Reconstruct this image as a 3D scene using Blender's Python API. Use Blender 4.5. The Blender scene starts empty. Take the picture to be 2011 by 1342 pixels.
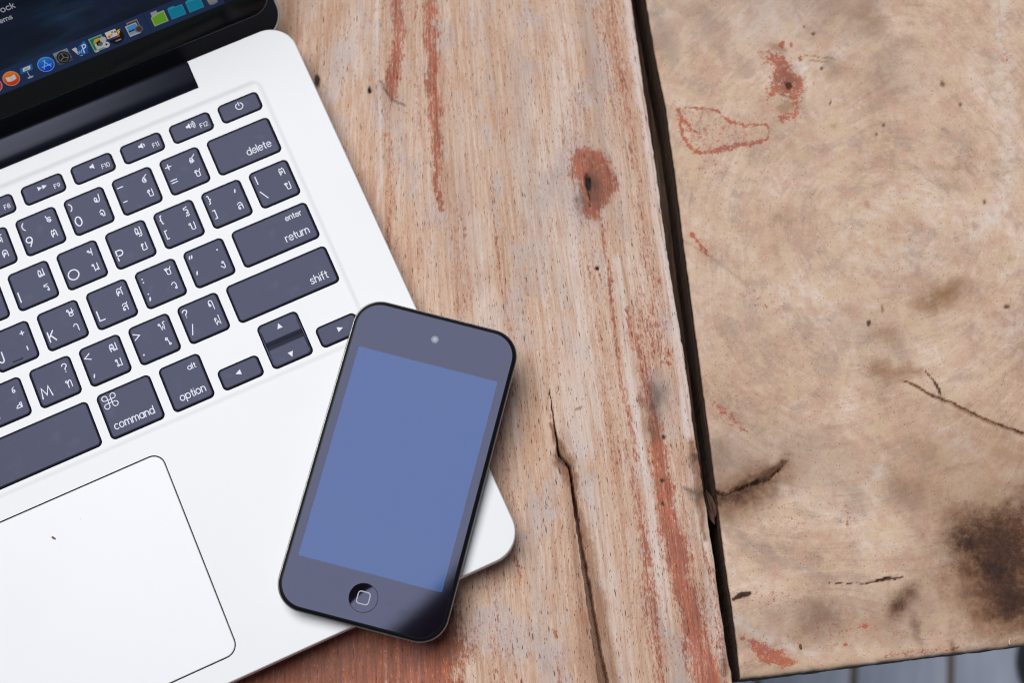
import bpy, bmesh, math, random
import numpy as np
from mathutils import Vector, Matrix, geometry

# ------------------------------------------------------------------ scene frame
# 1 unit = 1 m.  Table top is z = 0, the camera stands above the origin.
MM = 0.001
KEY_PLANE = 12.5                       # key tops above the table, mm
CAM_LOCAL = (271.33181, -243.15101, 500.64956)     # camera in laptop millimetres
CAM_AXES = np.array([[0.9106740340, -0.4127116637, -0.0184901705],
                     [-0.4019394093, -0.8747831366, -0.2705534608],
                     [0.0954856796, 0.2538179398, -0.9625273702]])   # right, down, forward
TH = math.atan2(CAM_AXES[2][0], CAM_AXES[2][1])
CT, ST = math.cos(TH), math.sin(TH)
RZ = np.array([[CT, -ST, 0], [ST, CT, 0], [0, 0, 1]])
CAM_W = np.array([0.0, 0.0, CAM_LOCAL[2] + KEY_PLANE])               # mm
AX_W = CAM_AXES @ RZ.T
F_PX = 2850.1

def photo_to_plane(px, py, z=0.0):
    d = AX_W.T @ np.array([(px - 1005.5) / F_PX, (py - 671.0) / F_PX, 1.0])
    t = (z - CAM_W[2]) / d[2]
    return CAM_W + t * d               # mm
def plane_to_photo(P):
    Y = (np.asarray(P, float) - CAM_W) @ AX_W.T
    return 1005.5 + F_PX * Y[:, 0] / Y[:, 2], 671.0 + F_PX * Y[:, 1] / Y[:, 2]

scene = bpy.context.scene
col = scene.collection

# ------------------------------------------------------------------ camera
cd = bpy.data.cameras.new("Camera")
cam = bpy.data.objects.new("Camera", cd)
col.objects.link(cam)
m = Matrix.Identity(4)
r_, d_, f_ = AX_W
for i in range(3):
    m[i][0] = r_[i]; m[i][1] = -d_[i]; m[i][2] = -f_[i]
m.translation = Vector(CAM_W * MM)
cam.matrix_world = m
cd.sensor_width = 36.0
cd.lens = F_PX / 2011.0 * 36.0
cd.clip_start = 0.02
cd.clip_end = 50.0
cd.dof.use_dof = True
cd.dof.focus_distance = 0.512
cd.dof.aperture_fstop = 10.0
scene.camera = cam

# ------------------------------------------------------------------ sky, light, exposure
SUN_TILT = 20.0                 # degrees from the zenith
SUN_AZ = 125.0                  # direction it comes from, degrees from +X towards +Y
SUN_ANGLE = 39.8
SUN_POWER = 5.0
SKY_POWER = 0.05
EXPOSURE = -0.76
w = bpy.data.worlds.new("World"); scene.world = w; w.use_nodes = True
nt = w.node_tree
sky = nt.nodes.new("ShaderNodeTexSky")
sky.sky_type = 'NISHITA'; sky.sun_disc = False
sky.sun_elevation = math.radians(90 - SUN_TILT)
sky.sun_rotation = math.radians(90 - SUN_AZ)
sky.air_density = 0.6; sky.dust_density = 0.1; sky.ozone_density = 1.0
nt.links.new(sky.outputs[0], nt.nodes["Background"].inputs[0])
nt.nodes["Background"].inputs[1].default_value = SKY_POWER
sl = bpy.data.lights.new("Sun", 'SUN')
sun = bpy.data.objects.new("Sun", sl); col.objects.link(sun)
sl.energy = SUN_POWER; sl.angle = math.radians(SUN_ANGLE)
sl.color = (0.985, 0.983, 1.0)
sd = Vector((math.sin(math.radians(SUN_TILT)) * math.cos(math.radians(SUN_AZ)),
             math.sin(math.radians(SUN_TILT)) * math.sin(math.radians(SUN_AZ)),
             math.cos(math.radians(SUN_TILT))))
sun.rotation_euler = (-sd).to_track_quat('-Z', 'Y').to_euler()
vs = scene.view_settings
vs.view_transform = 'Standard'; vs.look = 'None'; vs.gamma = 1.0
vs.use_curve_mapping = False
vs.exposure = EXPOSURE
scene.cycles.filter_width = 1.1

# ------------------------------------------------------------------ helpers
def mesh_obj(name, verts, faces, mats, parent=None, smooth=None, fmat=None):
    me = bpy.data.meshes.new(name)
    me.from_pydata([tuple(v) for v in verts], [], [tuple(f) for f in faces])
    if not isinstance(mats, (list, tuple)): mats = [mats]
    for mt in mats: me.materials.append(mt)
    if smooth is not None:
        me.polygons.foreach_set("use_smooth", smooth if isinstance(smooth, list) else [bool(smooth)] * len(me.polygons))
    if fmat is not None:
        me.polygons.foreach_set("material_index", fmat)
    me.update()
    o = bpy.data.objects.new(name, me); col.objects.link(o)
    if parent is not None: o.parent = parent
    return o
def empty(name, loc=(0, 0, 0), rz=0.0):
    o = bpy.data.objects.new(name, None); col.objects.link(o)
    o.empty_display_size = 0.02
    o.location = loc; o.rotation_euler = (0, 0, rz)
    return o
def tag(o, label=None, cat=None, group=None, kind=None):
    if label: o["label"] = label
    if cat: o["category"] = cat
    if group: o["group"] = group
    if kind: o["kind"] = kind
    return o

def rrect(x0, x1, y0, y1, r, n=6, inset=0.0):
    """rounded rectangle, counter-clockwise, from the lower right corner"""
    x0 += inset; x1 -= inset; y0 += inset; y1 -= inset
    r = max(r - inset, 0.02)
    pts = []
    for cx, cy, a in ((x1 - r, y0 + r, -90), (x1 - r, y1 - r, 0), (x0 + r, y1 - r, 90), (x0 + r, y0 + r, 180)):
        for k in range(n + 1):
            t = math.radians(a + 90 * k / n)
            pts.append((cx + r * math.cos(t), cy + r * math.sin(t)))
    return pts
class MB:
    """collects vertices (mm) and faces for one mesh object"""
    def __init__(s): s.v = []; s.f = []; s.m = []; s.sm = []
    def add(s, vs, fs, mi=0, smooth=False):
        b = len(s.v); s.v += [tuple(p) for p in vs]
        for f in fs:
            s.f.append(tuple(b + i for i in f)); s.m.append(mi); s.sm.append(smooth)
    def loft(s, loops, mi=0, smooth=True, cap0=False, cap1=False, mi_cap=None, rows=None):
        n = len(loops[0]); b = len(s.v)
        for lp in loops: s.v += [tuple(p) for p in lp]
        for k in range(len(loops) - 1):
            mm_ = mi if rows is None else rows[k]
            for i in range(n):
                j = (i + 1) % n
                s.f.append((b + k * n + i, b + k * n + j, b + (k + 1) * n + j, b + (k + 1) * n + i))
                s.m.append(mm_); s.sm.append(smooth)
        mc = mi if mi_cap is None else mi_cap
        if cap0: s.f.append(tuple(b + i for i in reversed(range(n)))); s.m.append(mc); s.sm.append(False)
        if cap1:
            o = b + (len(loops) - 1) * n
            s.f.append(tuple(o + i for i in range(n))); s.m.append(mc); s.sm.append(False)
    def box(s, x0, x1, y0, y1, z0, z1, mi=0):
        v = [(x0, y0, z0), (x1, y0, z0), (x1, y1, z0), (x0, y1, z0), (x0, y0, z1), (x1, y0, z1), (x1, y1, z1), (x0, y1, z1)]
        s.add(v, [(3, 2, 1, 0), (4, 5, 6, 7), (0, 1, 5, 4), (1, 2, 6, 5), (2, 3, 7, 6), (3, 0, 4, 7)], mi)
    def build(s, name, mats, parent=None, xf=None):
        v = s.v if xf is None else [xf(p) for p in s.v]
        return mesh_obj(name, [(a * MM, b * MM, c * MM) for a, b, c in v], s.f, mats, parent, list(s.sm), list(s.m))
def ring(pts, z): return [(x, y, z) for x, y in pts]

# ------------------------------------------------------------------ node helpers
def new_mat(name):
    mt = bpy.data.materials.new(name); mt.use_nodes = True
    return mt, mt.node_tree, mt.node_tree.nodes["Principled BSDF"]
def simple(name, colr, rough=0.5, metal=0.0, spec=0.5, emit=None, es=1.0, coat=0.0, coat_rough=0.03):
    mt, t, b = new_mat(name)
    b.inputs["Base Color"].default_value = (*colr, 1)
    b.inputs["Roughness"].default_value = rough
    b.inputs["Metallic"].default_value = metal
    b.inputs["Specular IOR Level"].default_value = spec
    b.inputs["Coat Weight"].default_value = coat
    b.inputs["Coat Roughness"].default_value = coat_rough
    if emit:
        b.inputs["Emission Color"].default_value = (*emit, 1)
        b.inputs["Emission Strength"].default_value = es
    return mt
class NT:
    """small writer for shader node graphs"""
    def __init__(s, t): s.t = t
    def n(s, typ, **kw):
        o = s.t.nodes.new(typ)
        for k, v in kw.items(): setattr(o, k, v)
        return o
    def put(s, sock, val):
        if isinstance(val, bpy.types.NodeSocket): s.t.links.new(val, sock)
        elif val is not None: sock.default_value = val
    def math(s, op, a, b=None, c=None, clamp=False):
        o = s.n("ShaderNodeMath", operation=op, use_clamp=clamp)
        s.put(o.inputs[0], a)
        if b is not None: s.put(o.inputs[1], b)
        if c is not None: s.put(o.inputs[2], c)
        return o.outputs[0]
    def attr(s, name):
        return s.n("ShaderNodeAttribute", attribute_name=name)
    def sep(s, vec):
        o = s.n("ShaderNodeSeparateXYZ"); s.put(o.inputs[0], vec); return o.outputs
    def scale(s, vec, sx, sy, sz=1.0):
        o = s.n("ShaderNodeMapping"); s.put(o.inputs[0], vec)
        o.inputs["Scale"].default_value = (sx, sy, sz); return o.outputs[0]
    def noise(s, vec, scale=1.0, detail=3.0, rough=0.5, dist=0.0, loc=None):
        if loc is not None:
            mp = s.n("ShaderNodeMapping"); s.put(mp.inputs[0], vec); mp.inputs["Location"].default_value = loc; vec = mp.outputs[0]
        o = s.n("ShaderNodeTexNoise"); s.put(o.inputs["Vector"], vec)
        o.inputs["Scale"].default_value = scale; o.inputs["Detail"].default_value = detail
        o.inputs["Roughness"].default_value = rough; o.inputs["Distortion"].default_value = dist
        return o.outputs[0]
    def voro(s, vec, scale=1.0, loc=None):
        if loc is not None:
            mp = s.n("ShaderNodeMapping"); s.put(mp.inputs[0], vec); mp.inputs["Location"].default_value = loc; vec = mp.outputs[0]
        o = s.n("ShaderNodeTexVoronoi"); s.put(o.inputs["Vector"], vec); o.inputs["Scale"].default_value = scale
        return o.outputs["Distance"], o.outputs["Color"]
    def step(s, val, a, b, smooth=True):
        o = s.n("ShaderNodeMapRange", interpolation_type='SMOOTHSTEP' if smooth else 'LINEAR')
        s.put(o.inputs[0], val); s.put(o.inputs[1], a); s.put(o.inputs[2], b)
        o.inputs[3].default_value = 0.0; o.inputs[4].default_value = 1.0
        return o.outputs[0]
    def mix(s, f, a, b, mode='MIX'):
        o = s.n("ShaderNodeMix", data_type='RGBA', blend_type=mode)
        s.put(o.inputs[0], f)
        for i, v in ((6, a), (7, b)):
            if isinstance(v, tuple): o.inputs[i].default_value = (*v[:3], 1)
            else: s.put(o.inputs[i], v)
        return o.outputs[2]
    def ramp(s, val, stops):
        o = s.n("ShaderNodeValToRGB"); s.put(o.inputs[0], val)
        e = o.color_ramp.elements
        while len(e) < len(stops): e.new(0.5)
        for k, (p, c) in enumerate(stops): e[k].position = p; e[k].color = (*c, 1)
        return o.outputs[0]
    def bump(s, h, strength, dist, normal=None):
        o = s.n("ShaderNodeBump"); s.put(o.inputs["Height"], h)
        o.inputs["Strength"].default_value = strength; o.inputs["Distance"].default_value = dist
        if normal is not None: s.put(o.inputs["Normal"], normal)
        return o.outputs[0]
def srgb(r, g, b):
    f = lambda c: (c / 255 / 12.92) if c / 255 <= 0.04045 else ((c / 255 + 0.055) / 1.055) ** 2.4
    return (f(r), f(g), f(b))

# ------------------------------------------------------------------ the table: masks for stains
_rng = np.random.RandomState(7)
_GR = [_rng.rand(256, 256) for _ in range(8)]
def vnoise(x, y, seed=0):
    g = _GR[seed % 8]
    xi = np.floor(x).astype(int); yi = np.floor(y).astype(int)
    fx = x - xi; fy = y - yi
    fx = fx * fx * (3 - 2 * fx); fy = fy * fy * (3 - 2 * fy)
    a = g[xi % 256, yi % 256]; b = g[(xi + 1) % 256, yi % 256]
    c = g[xi % 256, (yi + 1) % 256]; d = g[(xi + 1) % 256, (yi + 1) % 256]
    return (a * (1 - fx) + b * fx) * (1 - fy) + (c * (1 - fx) + d * fx) * fy
def fbm(x, y, seed=0, o=4):
    s = 0; a = 0.5; t = 0
    for k in range(o):
        s = s + a * vnoise(x * 2 ** k + 17.3 * k, y * 2 ** k + 5.1 * k, seed + k); t += a; a *= 0.5
    return s / t
def sm(x): x = np.clip(x, 0, 1); return x * x * (3 - 2 * x)

class Masks:
    """stain masks of one plank, sampled at its vertices; shapes are given in photograph pixels on the plank's top"""
    def __init__(s, X, Y):
        s.X, s.Y = X, Y
        n = len(X)
        s.ch = {k: np.zeros(n) for k in ("red", "dark", "pale", "brown", "grey", "pore")}
        s.jx = (fbm(X / 22, Y / 22, 1) - 0.5); s.jy = (fbm(X / 22, Y / 22, 3) - 0.5)
        s.kx = (fbm(X / 6, Y / 6, 5, 3) - 0.5); s.ky = (fbm(X / 6, Y / 6, 6, 3) - 0.5)
    def warp(s, j): return s.X + 2 * j * s.jx + 0.9 * j * s.kx, s.Y + 2 * j * s.jy + 0.9 * j * s.ky
    def line(s, ch, pts, w, amt=1.0, jit=6, soft=0.6):
        """polyline; pts (x, y) or (x, y, width); soft = share of the width that fades"""
        X, Y = s.warp(jit); best = np.full(len(X), 9.0)
        g = 1.0 + .45 * max(0.0, soft - .55) / .45
        if ch == "red": soft = max(soft, .9); g = 1.4
        w = w * g; pts = [(p[0], p[1], p[2] * g) if len(p) > 2 else p for p in pts]
        for p, q in zip(pts[:-1], pts[1:]):
            wa = p[2] if len(p) > 2 else w; wb = q[2] if len(q) > 2 else w
            dx, dy = q[0] - p[0], q[1] - p[1]; L = dx * dx + dy * dy + 1e-9
            t = np.clip(((X - p[0]) * dx + (Y - p[1]) * dy) / L, 0, 1)
            d = np.hypot(X - p[0] - t * dx, Y - p[1] - t * dy) / (wa + (wb - wa) * t)
            best = np.minimum(best, d)
        v = sm((1 - best) / max(soft, 0.02)) * amt
        s.ch[ch] = np.maximum(s.ch[ch], v); return v
    def blob(s, ch, cx, cy, rx, ry, rot=0.0, amt=1.0, jit=10, soft=0.6):
        g = 1.0 + .35 * max(0.0, soft - .55) / .45; rx *= g; ry *= g
        X, Y = s.warp(jit); c, sn = math.cos(math.radians(rot)), math.sin(math.radians(rot))
        a = ((X - cx) * c + (Y - cy) * sn) / rx; b = (-(X - cx) * sn + (Y - cy) * c) / ry
        v = sm((1 - np.hypot(a, b)) / max(soft, 0.02)) * amt
        s.ch[ch] = np.maximum(s.ch[ch], v); return v
    def poly(s, ch, pts, amt=1.0, jit=8, soft=10):
        X, Y = s.warp(jit)
        ins = np.zeros(len(X), bool); dist = np.full(len(X), 1e9); k = len(pts)
        for i in range(k):
            (x1, y1), (x2, y2) = pts[i], pts[(i + 1) % k]
            cond = ((y1 > Y) != (y2 > Y)); xx = (x2 - x1) * (Y - y1) / ((y2 - y1) if y2 != y1 else 1e-9) + x1
            ins ^= cond & (X < xx)
            dx, dy = x2 - x1, y2 - y1; L = dx * dx + dy * dy + 1e-9
            t = np.clip(((X - x1) * dx + (Y - y1) * dy) / L, 0, 1)
            dist = np.minimum(dist, np.hypot(X - x1 - t * dx, Y - y1 - t * dy))
        v = sm(np.where(ins, 0.5 + dist / soft / 2, 0.5 - dist / soft / 2)) * amt
        s.ch[ch] = np.maximum(s.ch[ch], v); return v
    def attributes(s, me):
        n = len(s.X)
        for nm, tri in (("stain", ("red", "dark", "pale")), ("tone", ("brown", "grey", "pore"))):
            at = me.attributes.new(nm, 'FLOAT_COLOR', 'POINT')
            a = np.ones((n, 4), np.float32)
            for k, c in enumerate(tri): a[:, k] = np.clip(s.ch[c], 0, 1)
            at.data.foreach_set("color", a.ravel())
def put_grain(me, u, v):
    at = me.attributes.new("grain", 'FLOAT_VECTOR', 'POINT')
    a = np.zeros((len(u), 3), np.float32); a[:, 0] = u; a[:, 1] = v
    at.data.foreach_set("vector", a.ravel())

# ------------------------------------------------------------------ wood materials
def long_grain_wood():
    mt, t, b = new_mat("weathered_long_grain_wood"); N = NT(t)
    g = N.attr("grain").outputs["Vector"]
    st = N.sep(N.attr("stain").outputs["Vector"]); to = N.sep(N.attr("tone").outputs["Vector"])
    red, dark, pale = st[0], st[1], st[2]; brown, grey, pored = to[0], to[1], to[2]
    broad = N.noise(N.scale(g, .10, .006), 1, 3, .55)
    fib = N.noise(N.scale(g, .85, .022), 1, 4, .6)
    fine = N.noise(N.scale(g, 4.5, .16), 1, 3, .6)
    hair = N.noise(N.scale(g, 9.0, 1.1), 1, 2, .6)
    blot = N.noise(N.scale(g, .07, .035), 1, 4, .6, loc=(9, 4, 0))
    v = N.math('ADD', N.math('MULTIPLY', broad, .45), N.math('MULTIPLY', fib, .55))
    c = N.ramp(v, [(.34, srgb(184, 143, 114)), (.46, srgb(212, 175, 147)), (.54, srgb(223, 192, 168)), (.64, srgb(233, 212, 197))])
    c = N.mix(N.step(blot, .50, .66), c, srgb(205, 186, 176))
    c = N.mix(N.math('MULTIPLY', N.step(blot, .46, .32), .5), c, srgb(206, 156, 120))
    c = N.mix(N.math('MULTIPLY', N.step(fine, .45, .70), .42), c, srgb(146, 104, 82))
    c = N.mix(N.math('MULTIPLY', N.step(fine, .5, .3), .25), c, srgb(232, 214, 200))
    c = N.mix(N.math('MULTIPLY', N.step(hair, .52, .70), .16), c, srgb(130, 92, 76))
    hue = N.noise(N.scale(g, .35, .05), 1, 4, .6, loc=(2, 19, 0)); mot = N.noise(N.scale(g, 1.8, .7), 1, 4, .7, loc=(12, 9, 0))
    c = N.mix(N.math('MULTIPLY', N.step(hue, .50, .66), .50), c, srgb(190, 144, 116))
    c = N.mix(N.math('MULTIPLY', N.step(hue, .48, .32), .35), c, srgb(206, 184, 160))
    c = N.mix(N.math('MULTIPLY', N.step(mot, .50, .70), .28), c, srgb(160, 120, 98))
    c = N.mix(N.math('MULTIPLY', N.step(mot, .48, .30), .25), c, srgb(226, 204, 188))
    # bleached streaks
    pf = N.math('MULTIPLY', pale, N.step(fib, .30, .55), clamp=True)
    c = N.mix(N.math('MULTIPLY', pf, .8), c, srgb(228, 212, 202))
    c = N.mix(N.math('MULTIPLY', grey, .7), c, srgb(165, 148, 142))
    c = N.mix(N.math('MULTIPLY', brown, N.math('ADD', .7, N.math('MULTIPLY', fine, .6)), clamp=True), c, srgb(126, 78, 44))
    # old red stain left in the pores
    spk = N.step(N.noise(N.scale(g, 1.3, .42), 1, 5, .72), .30, .70, False)
    spk3 = N.step(N.noise(N.scale(g, 3.0, .55), 1, 3, .7, loc=(5, 5, 0)), .30, .70, False)
    spk2 = N.noise(N.scale(g, .8, .05), 1, 3, .6, loc=(3, 7, 0))
    rs = N.math('ADD', red, N.math('MULTIPLY', N.math('SUBTRACT', spk, .5), .75))
    rs = N.math('ADD', rs, N.math('MULTIPLY', N.math('SUBTRACT', spk3, .5), .55))
    rs = N.math('ADD', rs, N.math('MULTIPLY', N.math('SUBTRACT', spk2, .5), 1.1))
    rf = N.math('MULTIPLY', N.step(rs, .34, .88), N.step(red, .02, .14))
    rf = N.math('MULTIPLY', rf, N.math('ADD', .72, N.math('MULTIPLY', N.step(fine, .62, .38), .26)))
    rc = N.mix(N.step(spk2, .38, .64), srgb(190, 92, 56), srgb(140, 66, 50))
    rc = N.mix(N.math('MULTIPLY', N.step(fine, .42, .7), .5), rc, srgb(92, 46, 38))
    rc = N.mix(N.math('MULTIPLY', spk3, .22), rc, srgb(205, 130, 98))
    c = N.mix(rf, c, rc)
    # open pores: short dark dashes along the grain
    pore = None
    for sx, sy, loc, cut in ((.62, .085, (0, 0, 0), .15), (.74, .11, (31, 12, 0), .16), (.95, .15, (7, 51, 0), .17), (1.5, .26, (17, 5, 0), .20), (2.1, .40, (3, 25, 0), .22)):
        d, cc = N.voro(N.scale(g, sx, sy), 1, loc=loc)
        cs = N.sep(cc)
        keep = N.step(cs[0], N.math('SUBTRACT', .58, N.math('MULTIPLY', pored, .6)), .92)
        p = N.math('MULTIPLY', N.step(d, cut, cut * .45), keep)
        pore = p if pore is None else N.math('MAXIMUM', pore, p)
    c = N.mix(N.math('MULTIPLY', pore, .9), c, N.mix(N.step(spk2, .4, .6), srgb(98, 56, 40), srgb(104, 62, 54)))
    # dark dirt and scorch marks
    df = N.math('MULTIPLY', dark, N.math('ADD', .75, N.math('MULTIPLY', fine, .5)), clamp=True)
    c = N.mix(N.math('MULTIPLY', df, 1.3, clamp=True), c, srgb(96, 72, 60))
    c = N.mix(N.step(df, .30, .95), c, srgb(34, 26, 25))
    t.links.new(c, b.inputs["Base Color"])
    b.inputs["Roughness"].default_value = .72
    b.inputs["Specular IOR Level"].default_value = .25
    h = N.math('SUBTRACT', N.math('ADD', N.math('MULTIPLY', fine, .6), N.math('MULTIPLY', fib, .5)), N.math('MULTIPLY', pore, 1.0))
    t.links.new(N.bump(h, .55, .00025), b.inputs["Normal"])
    return mt
def cross_cut_wood():
    mt, t, b = new_mat("weathered_cross_cut_wood"); N = NT(t)
    ga = N.attr("grain").outputs["Vector"]
    st = N.sep(N.attr("stain").outputs["Vector"]); to = N.sep(N.attr("tone").outputs["Vector"])
    red, dark, pale = st[0], st[1], st[2]; brown, grey, pored = to[0], to[1], to[2]
    tc = N.n("ShaderNodeTexCoord").outputs["Object"]
    o = N.scale(tc, 1000, 1000, 1000)
    rings = N.noise(N.scale(ga, .30, .012), 1, 4, .6)
    arc = N.noise(N.scale(ga, 1.0, .03), 1, 5, .7, .25)
    blot = N.step(N.noise(o, .030, 5, .62, .6), .22, .78, False)
    blot2 = N.noise(o, .075, 5, .65, .4, loc=(40, 9, 0))
    mid = N.noise(o, .32, 4, .6, .3)
    fine = N.noise(o, 1.6, 3, .6)
    v = N.math('ADD', N.math('MULTIPLY', blot, .45), N.math('ADD', N.math('MULTIPLY', rings, .28), N.math('MULTIPLY', mid, .27)))
    c = N.ramp(v, [(.34, srgb(180, 146, 122)), (.46, srgb(206, 173, 146)), (.55, srgb(218, 188, 162)), (.67, srgb(230, 207, 188))])
    c = N.mix(N.math('MULTIPLY', N.step(blot2, .50, .66), .65), c, srgb(176, 150, 132))
    c = N.mix(N.math('MULTIPLY', N.step(blot2, .46, .30), .6), c, srgb(214, 182, 146))
    c = N.mix(N.math('MULTIPLY', N.math('MULTIPLY', N.step(arc, .48, .72), N.step(blot2, .36, .58)), .34), c, srgb(140, 112, 96))
    c = N.mix(N.math('MULTIPLY', N.step(arc, .48, .28), .14), c, srgb(232, 212, 194))
    mot = N.noise(o, .75, 5, .7, .5, loc=(2, 9, 0)); hue = N.noise(o, .11, 4, .6, .6, loc=(21, 3, 0))
    c = N.mix(N.math('MULTIPLY', N.step(mot, .50, .72), .24), c, srgb(156, 128, 112))
    c = N.mix(N.math('MULTIPLY', N.step(mot, .48, .30), .30), c, srgb(228, 204, 184))
    c = N.mix(N.math('MULTIPLY', N.step(hue, .50, .66), .50), c, srgb(201, 158, 134))
    c = N.mix(N.math('MULTIPLY', N.step(hue, .48, .32), .46), c, srgb(212, 183, 146))
    c = N.mix(N.math('MULTIPLY', N.step(fine, .52, .76), .20), c, srgb(128, 100, 84))
    c = N.mix(N.math('MULTIPLY', N.step(fine, .46, .30), .18), c, srgb(236, 218, 202))
    c = N.mix(N.math('MULTIPLY', N.math('MULTIPLY', pale, N.step(mid, .30, .62)), .7), c, srgb(228, 214, 204))
    c = N.mix(N.math('MULTIPLY', N.math('MULTIPLY', grey, N.math('ADD', .45, N.math('MULTIPLY', mid, .9))), .62, clamp=True), c, srgb(148, 132, 124))
    c = N.mix(N.math('MULTIPLY', brown, N.math('ADD', .45, mid), clamp=True), c, srgb(140, 98, 60))
    # pores seen end on
    d, cc = N.voro(o, .95)
    keep = N.step(N.sep(cc)[0], N.math('SUBTRACT', .80, N.math('MULTIPLY', pored, .6)), .98)
    pore = N.math('MULTIPLY', N.step(d, .30, .12), keep)
    c = N.mix(N.math('MULTIPLY', pore, .62), c, srgb(120, 82, 62))
    f3 = N.step(N.noise(o, 2.2, 3, .7, loc=(3, 8, 0)), .30, .70, False); m3 = N.step(N.noise(o, .55, 4, .7, loc=(7, 1, 0)), .30, .70, False)
    rs = N.math('ADD', red, N.math('MULTIPLY', N.math('SUBTRACT', f3, .5), .85))
    rs = N.math('ADD', rs, N.math('MULTIPLY', N.math('SUBTRACT', m3, .5), 1.25))
    rf = N.math('MULTIPLY', N.step(rs, .36, .90), N.step(red, .02, .14))
    rc = N.mix(N.step(blot2, .42, .60), srgb(178, 84, 50), srgb(160, 72, 62))
    rc = N.mix(N.math('MULTIPLY', N.step(mid, .5, .7), .4), rc, srgb(120, 62, 50))
    rc = N.mix(N.math('MULTIPLY', f3, .25), rc, srgb(206, 128, 96))
    c = N.mix(N.math('MULTIPLY', rf, .86), c, rc)
    df = N.math('MULTIPLY', dark, N.math('ADD', .62, N.math('MULTIPLY', N.math('ADD', fine, mid), .42)), clamp=True)
    df = N.math('MULTIPLY', df, N.math('ADD', .80, N.math('MULTIPLY', m3, .28)), clamp=True)
    c = N.mix(N.math('MULTIPLY', df, 1.3, clamp=True), c, srgb(112, 74, 50))
    c = N.mix(N.step(df, .30, 1.15), c, srgb(42, 26, 22))
    t.links.new(c, b.inputs["Base Color"])
    b.inputs["Roughness"].default_value = .70
    b.inputs["Specular IOR Level"].default_value = .25
    h = N.math('SUBTRACT', N.math('ADD', N.math('MULTIPLY', arc, .5), N.math('MULTIPLY', fine, .35)), N.math('MULTIPLY', pore, .6))
    t.links.new(N.bump(h, .4, .0002), b.inputs["Normal"])
    return mt
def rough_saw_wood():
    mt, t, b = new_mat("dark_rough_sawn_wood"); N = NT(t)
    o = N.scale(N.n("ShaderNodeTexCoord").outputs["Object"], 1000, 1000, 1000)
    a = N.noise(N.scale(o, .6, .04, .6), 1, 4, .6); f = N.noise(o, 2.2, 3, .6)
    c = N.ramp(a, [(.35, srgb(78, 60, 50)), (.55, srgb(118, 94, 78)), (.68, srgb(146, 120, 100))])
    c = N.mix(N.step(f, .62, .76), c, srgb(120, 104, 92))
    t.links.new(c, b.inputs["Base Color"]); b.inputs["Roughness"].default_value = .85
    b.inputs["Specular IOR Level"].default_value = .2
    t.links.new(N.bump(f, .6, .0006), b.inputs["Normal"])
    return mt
M_LONG, M_CROSS, M_SAWN = long_grain_wood(), cross_cut_wood(), rough_saw_wood()
PLANK_T = 37.0

table = empty("wooden_table")
tag(table, "weathered plank table top with red stain streaks under the laptop and phone", "table")

# edges read from the photograph, as points on the table top (mm)
def edge_xy(pts): return np.array([photo_to_plane(x, y)[:2] for x, y in pts])
EL = edge_xy([(1214, -190), (1228, -90), (1240.6, 0), (1253, 90), (1266.7, 186), (1289, 335), (1303, 440), (1318, 540), (1332.3, 628), (1349, 732),
              (1364, 850), (1379, 942), (1401, 1088), (1413, 1180), (1425, 1260), (1437.5, 1332), (1452, 1420), (1475, 1560)])
ER = edge_xy([(1235, -190), (1252, -90), (1268.5, 0), (1287, 110), (1307.7, 209), (1325, 340), (1341.5, 468), (1365.5, 651), (1381, 770),
              (1393.5, 860), (1410, 997), (1423.5, 1107), (1437, 1190), (1453.5, 1325), (1470, 1440)])
EB = edge_xy([(1380, 1350), (1453, 1336), (1520, 1329), (1650, 1313.5), (1760, 1299), (1850, 1288), (2011, 1269), (2150, 1252), (2420, 1222)])
def curve(pts, along, val):
    o = np.argsort(pts[:, along]); return np.interp(val, pts[o, along], pts[o, 1 - along])
def wob(y, s, a): return a * (fbm(y / 3.0 + 50, y * 0 + s, 2, 3) - .5) * 2

def grid_faces(nr, nc, base=0):
    i = np.arange(nr - 1)[:, None] * nc + np.arange(nc - 1)[None, :] + base
    return np.stack([i, i + 1, i + 1 + nc, i + nc], -1).reshape(-1, 4)

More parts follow.
